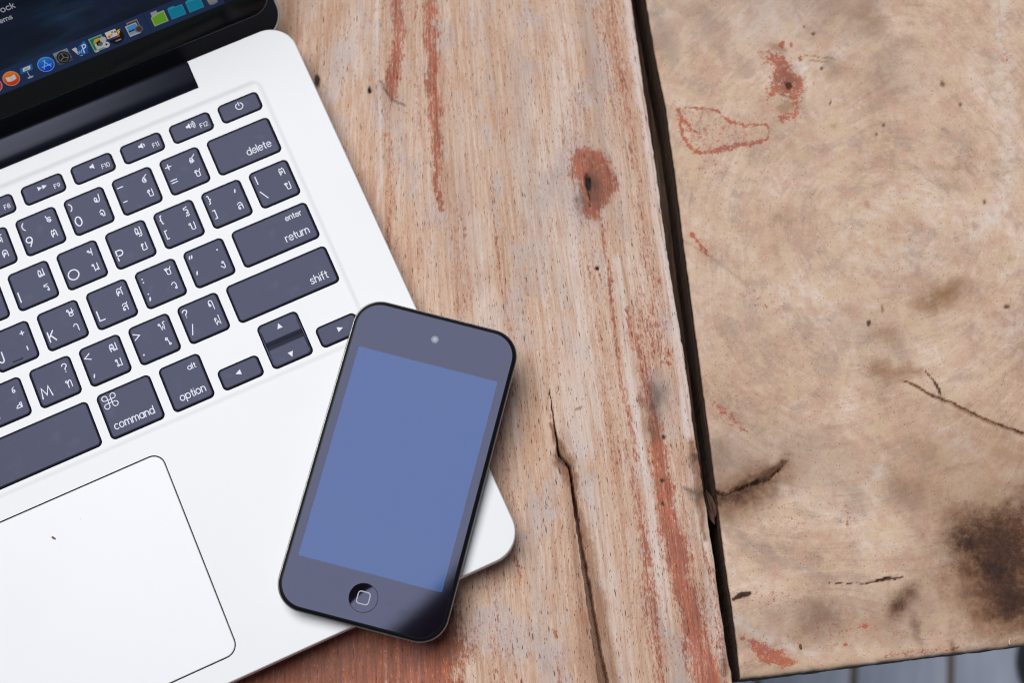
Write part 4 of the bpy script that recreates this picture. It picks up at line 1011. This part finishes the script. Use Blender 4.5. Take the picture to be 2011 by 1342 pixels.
for r, ks in rows:
    u = 0.0
    for wd, nm in ks:
        key, hx, hy = make_key(u * U + KB, (u + wd) * U - KB, row_y(r) - 7.78, row_y(r) + 7.78, vis_label.get(nm))
        u += wd
        if nm in dual: legend(key, lambda mb: draw_dual(mb, nm))
        elif nm == 'delete': legend(key, lambda mb: write(mb, 'delete', hx - 3.1, -4.3, 2.95, WW, LZ, 'R', .22, .78))
        elif nm == 'return':
            def fn(mb): write(mb, 'return', hx - 3.2, -4.5, 2.95, WW, LZ, 'R', .22, .78); write(mb, 'enter', hx - 3.2, 3.2, 2.1, .31, LZ, 'R', .22, .86)
            legend(key, fn)
        elif nm == 'shift': legend(key, lambda mb: write(mb, 'shift', hx - 3.5, -4.6, 2.95, WW, LZ, 'R', .24, .84))
        if nm in ('J', 'F'):
            bp_ = MB(); bp_.loft([ring(rrect(-1.9, 1.9, -5.9, -5.2, .34, 4, i), z) for i, z in ((0, .004), (.06, .16), (.2, .22))], 0, True, False, True)
            bp_.build("finger_ridge", M_KEY, key)
# bottom row
BY0, BY1 = -85.4, -67.5
bot = [(1, 'fn'), (1, 'control'), (1, 'option_l'), (1.25, 'command_l'), (5, 'space'), (1.25, 'command'), (1, 'option')]
def loop_square(mb, cx, cy, s):
    q = s * .27; r = s * .23
    a = q * .55
    for sx, sy in ((1, 1), (-1, 1), (-1, -1), (1, -1)):
        c = (cx + sx * (a + r), cy + sy * (a + r))
        s0 = {(1, 1): -180, (-1, 1): -90, (-1, -1): 0, (1, -1): 90}[(sx, sy)]
        ribbon(mb, arc(c[0], c[1], r, r, s0, s0 - 270, 14), .32, LZ + .004)
    ribbon(mb, [(cx - a - r, cy + a), (cx + a + r, cy + a)], .32, LZ); ribbon(mb, [(cx - a - r, cy - a), (cx + a + r, cy - a)], .32, LZ)
    ribbon(mb, [(cx - a, cy - a - r), (cx - a, cy + a + r)], .32, LZ + .008); ribbon(mb, [(cx + a, cy - a - r), (cx + a, cy + a + r)], .32, LZ + .008)
u = 0.0
for wd, nm in bot:
    key, hx, hy = make_key(u * U + KB, (u + wd) * U - KB, BY0, BY1, {'space': 'long space bar', 'command': 'key marked command', 'option': 'key marked alt and option'}.get(nm))
    u += wd
    if nm == 'command':
        def fn(mb):
            write(mb, 'command', hx - 3.0, -5.7, 2.85, WW, LZ, 'R', .22, .80); loop_square(mb, -hx + 4.4, 5.0, 4.1)
        legend(key, fn)
    elif nm == 'option':
        def fn(mb): write(mb, 'option', hx - 2.5, -5.7, 2.85, WW, LZ, 'R', .20, .84); write(mb, 'alt', hx - 2.6, 4.0, 1.95, .31, LZ, 'R', .24)
        legend(key, fn)
def tri(mb, cx, cy, s, ang):
    p = [(cx + s * math.cos(math.radians(ang + a)) * k, cy + s * math.sin(math.radians(ang + a)) * k, LZ) for a, k in ((0, 1.15), (122, .95), (238, .95))]
    mb.add(p, [(0, 1, 2)])
for nm, ux in (('left', 11.5), ('right', 13.5)):
    key, hx, hy = make_key(ux * U + KB, (ux + 1) * U - KB, BY0, -76.9, "half-height %s arrow key" % nm)
    legend(key, lambda mb: tri(mb, 0.4 if nm == 'right' else -.4, .25, 1.25, 180 if nm == 'left' else 0))
# up and down arrows: one block with a valley across its middle
def arrow_block():
    x0, x1 = 12.5 * U + KB, 13.5 * U - KB; cx, cy = (x0 + x1) / 2, (BY0 + BY1) / 2; hx, hy = (x1 - x0) / 2, (BY1 - BY0) / 2
    for nm, a, b_ in (("up", .001, hy), ("down", -hy, -.001)):
        mb = MB()
        sec = [(0, -.50), (.03, -.42), (.24, -.28), (.52, -.135), (.80, -.05), (1.02, -.01), (1.16, 0)]
        yc = (a + b_) / 2
        def dip(y):                      # height falls towards the valley
            d = min(abs(y) / 1.75, 1.0); return -.43 * (1 - d) ** 1.08
        loops = []
        for i, z in sec:
            pts = rrect(-hx + i, hx - i, a, b_, .3, 5)
            pts = []
            yo0, yo1 = (a, b_ - i) if nm == "up" else (a + i, b_)
            r = max(2.0 - i, .3)
            N_ = 12
            if nm == "up":
                pts = [(hx - i, yo0)] + arc(hx - i - r, yo1 - r, r, r, 0, 90, 6) + arc(-hx + i + r, yo1 - r, r, r, 90, 180, 6) + [(-hx + i, yo0)]
            else:
                pts = [(-hx + i, yo1)] + arc(-hx + i + r, yo0 + r, r, r, 180, 270, 6) + arc(hx - i - r, yo0 + r, r, r, 270, 360, 6) + [(hx - i, yo1)]
            loops.append((pts, z))
        L_ = [[(x, y, max(z + dip(y), -.445 if abs(y) < 2.3 else -.5)) for x, y in p] for p, z in loops]
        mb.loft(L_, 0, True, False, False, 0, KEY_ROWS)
        # top with the curved fall
        i = 1.16; ys_ = np.linspace(a, b_ - i if nm == "up" else b_, 2)
        y_in = [0.001 + (hy - i - .001) * (k / 22) ** 1.5 for k in range(23)]
        r = 1.0
        strip = []
        for y in y_in:
            over = y - (hy - i - r)
            xx = hx - i if over <= 0 else hx - i - r + math.sqrt(max(r * r - over * over, 0))
            yy = y if nm == "up" else -y
            strip.append([(-xx, yy, dip(yy)), (xx, yy, dip(yy))])
        vv = [p for s_ in strip for p in s_]
        ff = [(2 * k, 2 * k + 1, 2 * k + 3, 2 * k + 2) if nm == "up" else (2 * k + 2, 2 * k + 3, 2 * k + 1, 2 * k) for k in range(22)]
        mb.add(vv, ff, 0, True)
        # wall in the slot between the two
        o = mb.build("key", [M_KEY, M_KEYSIDE_SHADE], laptop); o.location = (cx * MM, cy * MM, 0); o["label"] = "half-height %s arrow key beside the valley" % nm
        legend(o, lambda q_: tri(q_, 0.1, (5.4 if nm == "up" else -5.6), 1.25, 90 if nm == "up" else 270))
arrow_block()
# function row
def speaker(mb, cx, cy, waves):
    z = LZ
    mb.add([(cx - 1.25, cy - .45, z), (cx - .55, cy - .45, z), (cx + .35, cy - 1.15, z), (cx + .35, cy + 1.15, z), (cx - .55, cy + .45, z), (cx - 1.25, cy + .45, z)], [(0, 1, 2, 3, 4, 5)])
    for k in range(waves): ribbon(mb, arc(cx + .1, cy, .9 + .62 * k, .9 + .62 * k, -42, 42, 8), .30, z)
fp = 14.5 * U / 14
for k in range(14):
    key, hx, hy = make_key(k * fp + KB, (k + 1) * fp - KB, 11.3, 19.4, "half-height power key" if k == 13 else None)
    def fn(mb):
        if k == 13:
            ribbon(mb, arc(0, .55, 1.35, 1.35, 122, 418, 22), .36, LZ); ribbon(mb, [(0, 2.2), (0, .75)], .36, LZ + .004)
        else:
            nm = {8: 'F8', 9: 'F9', 10: 'F10', 11: 'F11', 12: 'F12'}.get(k)
            if not nm: return
            write(mb, nm, hx - 2.0, -1.75, 1.7, .24, LZ, 'R', .24, .95)
            if k == 9:
                for o_ in (-.95, .85): mb.add([(o_ - .9, -.05, LZ), (o_ + .9, .8, LZ), (o_ - .9, 1.65, LZ)], [(0, 1, 2)])
            if k == 10: speaker(mb, .3, .8, 0)
            if k == 11: speaker(mb, .1, .8, 1)
            if k == 12: speaker(mb, -.5, .8, 3)
    legend(key, fn)

# ---- lid
LB = math.radians(60.0)
def lid_xf(p):       # (x, up the lid, out of the screen) -> laptop mm
    x, h, o = p
    return (x, 46.0 + h * math.cos(LB) - o * math.sin(LB), h * math.sin(LB) + o * math.cos(LB))
LH0, LH1 = -9.2, 209.0
sh = MB()
sh.loft([ring(rrect(X0, X1, LH0, LH1, 12.0, 12, i), z) for i, z in ((10, -5.6), (3, -5.2), (.8, -4.4), (.1, -3.2), (0, -1.6), (.15, -.25), (.5, 0), (.85, 0), (.9, -.4), (1.2, -.4))], 0, True, True, True, 0)
lid = sh.build("lid", [M_ALU], laptop, lid_xf)
lid["label"] = "raised screen lid"
gk = MB(); gk.loft([ring(rrect(X0, X1, LH0, LH1, 12.0, 12, i), z) for i, z in ((1.0, -.38), (1.0, -.05), (1.3, .05))], 0, True, False, True)
gk.build("gasket", M_GASKET, lid, lid_xf)
GX0, GX1, GH0, GH1 = X0 + 1.9, X1 - 1.9, 2.6, LH1 - 2
gl = MB()
gl.loft([ring(rrect(GX0, GX1, GH0, GH1, 8.5, 10, i), z) for i, z in ((0, .06), (.02, .22), (.42, .60), (.6, .66))], 1, True, False, True, 0)
gl.build("bezel_glass", [M_BEZEL, M_GLASS_EDGE], lid, lid_xf)

# ---- what the screen shows
EK = 1.0 / 2 ** EXPOSURE
def screen_wall():
    mt, t, b = new_mat("screen_wallpaper"); N = NT(t)
    o = N.scale(N.n("ShaderNodeTexCoord").outputs["Object"], 1000, 1000, 1000)
    a = N.noise(N.scale(o, .022, .10, .10), 1, 4, .55, .4); c2 = N.noise(N.scale(o, .012, .03, .03), 1, 2, .5, loc=(4, 1, 0))
    c = N.ramp(a, [(.34, srgb(4, 7, 18)), (.52, srgb(9, 17, 34)), (.66, srgb(16, 32, 50)), (.78, srgb(28, 44, 70))])
    c = N.mix(N.math('MULTIPLY', N.step(c2, .5, .7), .5), c, srgb(24, 18, 44))
    b.inputs["Base Color"].default_value = (.002, .002, .003, 1); b.inputs["Roughness"].default_value = .06
    b.inputs["Specular IOR Level"].default_value = .4
    t.links.new(c, b.inputs["Emission Color"]); b.inputs["Emission Strength"].default_value = EK
    return mt
_em = {}
def lit(r, g, b_):
    k = (r, g, b_)
    if k not in _em:
        _em[k] = simple("screen_pixels_%d_%d_%d" % k, (.002, .002, .003), .06, 0, .4, srgb(r, g, b_), EK * .68)
    return _em[k]
DX0, DX1, DH0, DH1 = 137.75 - 143.2, 137.75 + 143.2, 12.4, 191.5
ds = MB(); ds.add([(DX0, DH0, .70), (DX1, DH0, .70), (DX1, DH1, .70), (DX0, DH1, .70)], [(0, 1, 2, 3)])
ds.build("display", screen_wall(), lid, lid_xf)
dk = MB(); dkx0 = 275.5 - 276.3
DOCK_T = 21.6
dk.add([(dkx0, DH0 + .25, .72), (276.3, DH0 + .25, .72), (276.3, DOCK_T - .0, .72), (dkx0, DOCK_T, .72)], [(0, 1, 2, 3)], 0)
dk.add([(247.0, DH0 + .9, .73), (247.25, DH0 + .9, .73), (247.25, DOCK_T - .6, .73), (247.0, DOCK_T - .6, .73)], [(0, 1, 2, 3)], 1)
dk.build("dock_bar", [lit(27, 42, 78), lit(14, 24, 46)], lid, lid_xf)
class Icon:
    """flat picture on the screen made of coloured shapes laid one over the other"""
    def __init__(s, x, h): s.x, s.h = x, h; s.mb = MB(); s.mats = []; s.z = .74
    def mi(s, c):
        mt = lit(*c)
        if mt not in s.mats: s.mats.append(mt)
        return s.mats.index(mt)
    def shape(s, pts, c):
        s.z += .012; s.mb.add([(s.x + a, s.h + b_, s.z) for a, b_ in pts], [tuple(range(len(pts)))], s.mi(c)); return s
    def disc(s, cx, cy, r, c, ry=None): return s.shape(arc(cx, cy, r, ry or r, 0, 345, 23), c)
    def rect(s, x0, x1, y0, y1, c, sk=0.0): return s.shape([(x0, y0), (x1, y0), (x1 + sk, y1), (x0 + sk, y1)], c)
    def stroke(s, pts, wd, c): s.z += .012; ribbon(s.mb, [(s.x + a, s.h + b_) for a, b_ in pts], wd, s.z, s.mi(c)); return s
    def bands(s, cx, cy, r, top, bot, n=7):
        for k in range(n):
            t0, t1 = k / n, (k + 1) / n
            c = tuple(int(bot[j] + (top[j] - bot[j]) * (k + .5) / n) for j in range(3))
            y0_, y1_ = -r + 2 * r * t0, -r + 2 * r * t1
            L_ = [(math.sqrt(max(r * r - y * y, 0)), y) for y in np.linspace(y0_, y1_, 5)]
            s.shape([(cx + a, cy + b_) for a, b_ in L_] + [(cx - a, cy + b_) for a, b_ in reversed(L_)], c); s.z -= .012
        s.z += .012; return s
    def done(s): s.mb.build("app_icon", s.mats, lid, lid_xf)
Icon(186.4, 17.0).disc(0, 0, 3.1, (196, 120, 124)).disc(0, 0, 2.75, (188, 44, 46)).done()
Icon(193.3, 17.1).disc(0, 0, 3.1, (196, 128, 110)).bands(0, 0, 2.75, (222, 132, 20), (196, 38, 16)).shape([(-1.75, -.75), (-.05, -1.15), (-.05, .85), (-1.75, 1.15)], (206, 200, 196)).shape([(.05, -1.15), (1.75, -.75), (1.75, 1.15), (.05, .85)], (200, 194, 190)).done()
ic = Icon(199.9, 17.2); ic.shape([(-2.9, -.1), (1.9, -.1), (2.7, 2.3), (-2.1, 2.3)], (10, 92, 150)).shape([(-1.7, .55), (1.2, .55), (1.8, 1.95), (-1.1, 1.95)], (190, 200, 205)).rect(-1.0, .5, .9, 1.45, (196, 120, 80), .3)
ic.stroke([(-.3, -.1), (-.3, -2.2)], .28, (150, 160, 180)).disc(-.2, -2.5, 1.15, (150, 162, 184), .38).done()
ic = Icon(206.9, 17.1); ic.disc(0, 0, 3.1, (96, 150, 200)).bands(0, 0, 2.78, (20, 130, 205), (8, 36, 190))
for a_ in ([(-1.35, -1.45), (.35, 1.75)], [(1.35, -1.45), (-.35, 1.75)], [(-1.8, -.55), (1.8, -.55)]): ic.stroke(a_, .36, (120, 170, 225))
ic.done()
ic = Icon(213.8, 17.2); ic.rect(-2.9, 2.7, -2.6, 2.8, (96, 112, 118)).rect(-2.9, 2.7, 1.5, 2.8, (118, 134, 140)).rect(-2.9, 2.7, -2.6, -1.4, (66, 64, 62)).disc(0, -.1, 2.5, (16, 16, 18)).disc(0, -.1, 2.0, (78, 74, 68)).disc(0, -.1, 1.55, (16, 16, 20))
for a_ in (90, 210, 330): ic.stroke([(0, -.1), (1.6 * math.cos(math.radians(a_)), -.1 + 1.6 * math.sin(math.radians(a_)))], .36, (112, 108, 100))
ic.done()
ic = Icon(221.0, 17.1); ic.shape([(-3.2, 1.7), (-1.6, 1.9), (-.6, -2.4), (-1.8, -1.9)], (196, 182, 190)).shape([(-2.0, -1.9), (1.6, -2.3), (2.7, .6), (2.5, 2.2), (-.6, 1.6), (-1.7, .6)], (14, 74, 150)).shape([(-.8, 1.6), (1.4, 2.6), (2.3, 3.1), (2.6, 1.6)], (24, 100, 160))
ic.stroke([(-1.6, .1), (-1.35, -1.2), (-.9, -.2), (-.5, -1.2), (-.1, .1)], .26, (130, 180, 226)).stroke([(.35, -1.5), (.75, 1.5), (1.5, 1.75), (2.0, 1.3), (1.7, .45), (.6, .1)], .42, (200, 205, 226)).done()
# a framed picture icon
ic = Icon(227.7, 17.0); ic.rect(-2.9, 2.2, -2.9, 3.0, (120, 160, 140)).rect(-2.5, 1.8, -2.5, 2.6, (16, 110, 84)).shape([(-2.0, .5), (-.9, 2.0), (1.0, 2.0), (1.5, .9)], (200, 150, 34)).shape([(-1.7, -2.3), (1.6, -2.3), (1.6, .5), (-1.7, .3)], (178, 182, 174)).shape([(-.9, -1.0), (1.2, -1.0), (1.2, 1.3), (-.9, .5)], (20, 18, 22)).disc(.3, -.6, .75, (92, 92, 96)).disc(2.0, .7, 1.2, (172, 172, 178)).disc(2.2, -1.7, 1.25, (186, 186, 194)).disc(2.3, -1.6, .42, (30, 30, 38)).rect(-2.6, -1.2, -3.1, -2.2, (170, 164, 180)).done()
ic = Icon(234.2, 16.9); ic.disc(.2, -.2, 3.0, (10, 10, 12)).rect(-2.9, 1.2, .2, 3.0, (205, 200, 186)).disc(-2.0, .9, .5, (200, 70, 50)).disc(-1.0, 1.3, .45, (220, 130, 60)).disc(-.3, 2.2, .4, (60, 140, 80)).disc(.7, 1.9, .42, (50, 90, 180)).rect(-2.6, -.8, -.5, .2, (30, 60, 120)).rect(-.8, .6, -.5, .2, (130, 40, 130)).rect(.6, 1.6, -.5, .2, (190, 60, 40)).shape([(1.3, .1), (2.6, 1.6), (1.9, 1.6), (3.0, 2.2), (1.4, 2.2), (1.5, 1.0)], (220, 180, 40)).rect(-.6, 1.5, -1.9, -1.5, (150, 150, 144)).done()
ic = Icon(241.7, 17.3); ic.rect(-1.8, 2.4, -1.2, 3.0, (136, 126, 116), .1).rect(-1.5, 2.2, -1.0, 2.6, (70, 58, 50)).rect(-2.7, 1.6, -2.8, 1.9, (168, 172, 176)).rect(-2.3, 1.3, -.3, 1.5, (64, 140, 200)).rect(-2.3, 1.3, -1.0, -.3, (18, 44, 100)).rect(-2.3, 1.3, -2.2, -1.0, (128, 142, 158)).disc(1.5, -1.0, 1.5, (98, 96, 108)).disc(1.6, -1.1, 1.05, (60, 48, 50)).done()
Icon(242.3, 13.6).disc(0, 0, .28, (6, 10, 26)).done()
def folder(x, h, edge, fill, tab):
    Icon(x, h).shape([(-2.9, -2.5), (2.9, -2.5), (2.9, 1.9), (0.2, 1.9), (-.4, 2.5), (-2.3, 2.5), (-2.9, 2.0)], edge).shape([(-2.65, -2.25), (2.65, -2.25), (2.65, 1.6), (-2.65, 1.6)], fill).done()
ic = Icon(251.8, 17.3); ic.rect(-2.2, .2, 1.2, 3.2, (150, 144, 158)).shape([(-2.9, -2.6), (2.7, -2.6), (2.7, 2.2), (.1, 2.2), (-2.3, 1.6), (-2.9, .9)], (150, 166, 120)).shape([(-2.5, -2.3), (2.3, -2.3), (2.3, 1.8), (-2.5, 1.0)], (98, 158, 28)).done()
folder(258.7, 17.1, (34, 140, 162), (4, 122, 152), 0); folder(265.8, 17.0, (34, 140, 162), (4, 122, 152), 0)
ic = Icon(272.5, 16.8); ic.shape([(-1.6, -2.4), (1.6, -2.4), (2.3, 2.6), (-2.3, 2.6)], (132, 128, 130)).disc(0, -2.2, 1.6, (120, 116, 120), .6).disc(0, 2.5, 2.3, (150, 148, 150), .6).done()
G['k'] = ([[(0, 1), (0, 0)], [(.46, .66), (.02, .28)], [(.16, .40), (.50, 0)]], .5)
tx = MB(); write(tx, 'ock', 207.2, 42.3, 2.15, .40, .74, 'R', .26); write(tx, 'ems', 204.5, 38.7, 1.75, .34, .74, 'R', .26)
tx.build("desktop_caption", lit(160, 160, 168), lid, lid_xf)

# ------------------------------------------------------------------ phone
M_STEEL = simple("polished_steel", (.52, .505, .48), .28, 1.0)
M_RIM = simple("black_rim", (.006, .006, .007), .38, 0, .25)
def glass_mat(name, colr):
    mt, t, b = new_mat(name); N = NT(t)
    o = N.scale(N.n("ShaderNodeTexCoord").outputs["Object"], 1000, 1000, 1000)
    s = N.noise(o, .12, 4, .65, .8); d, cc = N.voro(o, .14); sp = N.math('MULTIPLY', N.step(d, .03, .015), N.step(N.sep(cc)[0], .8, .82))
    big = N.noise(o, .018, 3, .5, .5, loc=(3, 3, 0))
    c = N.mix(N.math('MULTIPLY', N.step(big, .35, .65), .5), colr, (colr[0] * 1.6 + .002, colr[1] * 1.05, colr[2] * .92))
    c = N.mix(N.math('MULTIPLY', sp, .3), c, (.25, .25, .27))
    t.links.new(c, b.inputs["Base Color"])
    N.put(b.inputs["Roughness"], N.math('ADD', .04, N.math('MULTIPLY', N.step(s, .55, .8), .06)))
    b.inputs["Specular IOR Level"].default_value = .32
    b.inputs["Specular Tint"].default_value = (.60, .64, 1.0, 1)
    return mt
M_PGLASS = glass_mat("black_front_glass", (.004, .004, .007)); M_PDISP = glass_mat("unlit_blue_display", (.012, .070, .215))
PH_C = np.array([266.2, -137.7]); PH_FACE = 7.1; PH_K = 1.009
pw = RZ @ np.array([PH_C[0] - CAM_LOCAL[0], PH_C[1] - CAM_LOCAL[1], 0])
phone = empty("phone", (pw[0] * MM, pw[1] * MM, (KEY_PLANE + 8.15 - PH_FACE) * MM))
phone.rotation_euler = (Matrix.Rotation(TH - .675, 3, 'Z') @ Matrix.Rotation(.056, 3, 'Y') @ Matrix.Rotation(.0265, 3, 'X')).to_euler()
phone.scale = (PH_K, PH_K, 1.0)
tag(phone, "black glass-fronted pocket phone with steel edge lying on the laptop corner", "phone")
HW, HL, PR = 29.5, 55.4, 9.8
def pr(i): return rrect(-HW, HW, -HL, HL, PR, 12, i)
pb = MB()
pb.loft([ring(pr(i), z) for i, z in ((16.0, 0), (10.0, .15), (6.0, .6), (3.0, 1.45), (1.2, 2.8), (.35, 4.3), (.02, 5.3), (.0, 5.9), (.06, 6.2), (.22, 6.38), (.42, 6.42))], 0, True, True, False)
pb.build("back_shell", M_STEEL, phone)
rm = MB(); rm.loft([ring(pr(i), z) for i, z in ((.40, 6.36), (.44, 6.50), (.72, 6.74), (1.15, 6.94), (1.55, 7.04), (1.68, 7.06))], 0, True)
rm.build("rim", M_RIM, phone)
HY_, HR = -45.6, 4.95
gf = MB()
outer = pr(1.68); hole = arc(0, HY_, HR, HR, 0, 352.5, 47)
polys = [[Vector((x, y, 0)) for x, y in outer], [Vector((x, y, 0)) for x, y in hole[::-1]]]
flat = [p for pl in polys for p in pl]
fs = []
for a, b_, c in geometry.tessellate_polygon(polys):
    if (flat[b_] - flat[a]).cross(flat[c] - flat[a]).z < 0: b_, c = c, b_
    fs.append((a, b_, c))
gf.add([(p.x, p.y, 7.08) for p in flat], fs, 0)
gf.build("front_glass", M_PGLASS, phone)
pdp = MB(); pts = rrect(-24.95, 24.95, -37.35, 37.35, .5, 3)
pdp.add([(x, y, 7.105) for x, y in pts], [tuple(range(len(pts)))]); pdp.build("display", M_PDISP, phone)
# home button: a shallow dish in a ring-shaped slot
BOWL = .12
def bowl(r): return 7.02 - BOWL * (1 - (r / 4.75) ** 2)
hm = MB(); lps = []
for k in range(13):
    r = 4.75 * (1 - k / 12.0) + .02
    lps.append([(r * math.cos(a * math.pi / 24), HY_ + r * math.sin(a * math.pi / 24), bowl(r)) for a in range(48)])
hm.loft(lps, 0, True, False, True)
home = hm.build("home_button", M_PGLASS, phone)
gr = MB(); gr.loft([[(r * math.cos(a * math.pi / 24), HY_ + r * math.sin(a * math.pi / 24), z) for a in range(48)] for r, z in ((4.95, 7.08), (4.93, 6.3), (4.7, 6.3))], 0, False)
gr.build("button_slot", M_RIM, phone)
sq = MB(); ribbon(sq, (lambda q_: q_ + [q_[0]])(rrect(-2.05, 2.05, HY_ - 2.05, HY_ + 2.05, 1.0, 5)), .36, 0)
sq.v = [(x, y, bowl(math.hypot(x, y - HY_)) + .03) for x, y, z in sq.v]
sq.build("square_mark", simple("pale_grey_print", (.42, .42, .50), .4), home)
cm = MB(); cm.add([(1.3 * math.cos(a * math.pi / 12), 46.4 + 1.3 * math.sin(a * math.pi / 12), 7.10) for a in range(24)], [tuple(range(24))], 0)
cm.add([(.62 * math.cos(a * math.pi / 12), 46.4 + .62 * math.sin(a * math.pi / 12), 7.115) for a in range(24)], [tuple(range(24))], 1)
cm.build("front_camera", [simple("camera_ring", (.06, .065, .12), .2), simple("camera_lens", (.12, .18, .36), .1)], phone)

# ------------------------------------------------------------------ small loose things
def crumb(name, px, py, z, size, colr, label, cat, seed, stretch=(1, 1, .5), ang=0.0, group=None):
    rng = random.Random(seed)
    bm = bmesh.new(); bmesh.ops.create_icosphere(bm, subdivisions=2, radius=1.0)
    for v in bm.verts:
        k = 1 + rng.uniform(-.34, .34); v.co = Vector((v.co.x * stretch[0] * k, v.co.y * stretch[1] * k, v.co.z * stretch[2] * k)) * size * MM
    me = bpy.data.meshes.new(name); bm.to_mesh(me); bm.free()
    me.materials.append(simple(name + "_surface", colr, .8))
    o = bpy.data.objects.new(name, me); col.objects.link(o)
    p = photo_to_plane(px, py, z); o.location = (p[0] * MM, p[1] * MM, (z + size * stretch[2] * .8) * MM); o.rotation_euler = (0, 0, ang)
    tag(o, label, cat, group); return o
crumb("crumb", 105, 1057, KEY_PLANE + TOPZ, .75, srgb(150, 96, 60), "tiny brown crumb lying on the trackpad", "crumb", 1, (1.0, .55, .5), -.6)
crumb("seed", 1571.5, 1271, 0, .9, srgb(110, 80, 40), "small dark seed beside the red patch on the cross-cut board", "seed", 2, (.55, 1.05, .5), .1)
crumb("wood_chip", 1395, 1004, -10, 2.0, srgb(84, 58, 46), "brown wood chip wedged in the gap between the planks", "chip", 3, (.75, 3.0, 1.6), .16)
cu = MB(); cpts = [photo_to_plane(x, y, 0) for x, y in ((1984, 1256), (1981.5, 1260), (1981.5, 1264), (1983, 1267.5))]
prev = []
for i, p in enumerate(cpts):
    prev.append([(p[0] + .28 * math.cos(a * math.pi / 4), p[1] + .12 * math.sin(a * math.pi / 4) , -.05 + .35 + .28 * math.sin(a * math.pi / 4)) for a in range(8)])
cu.loft(prev, 0, True, True, True)
tag(cu.build("straw_fibre", simple("pale_straw", srgb(226, 204, 176), .8)), "pale curled straw fibre near the bottom edge of the cross-cut board", "fibre")
# black foot of something standing on the floor, at the corner of the picture
fpos = photo_to_plane(2062, 1308, FLOOR_Z)
ft = MB(); ft.loft([[(fpos[0] + r * math.cos(a * math.pi / 16), fpos[1] + 1.25 * r * math.sin(a * math.pi / 16), FLOOR_Z + z) for a in range(32)] for r, z in ((25, .2), (29, 6), (29, 22), (25, 38), (16, 48), (11, 60), (10, 240))], 0, True, True, True)
tag(ft.build("furniture_foot", simple("black_rubber", (.012, .012, .013), .6)), "blurred black furniture foot on the pale floor below the table", "furniture foot")
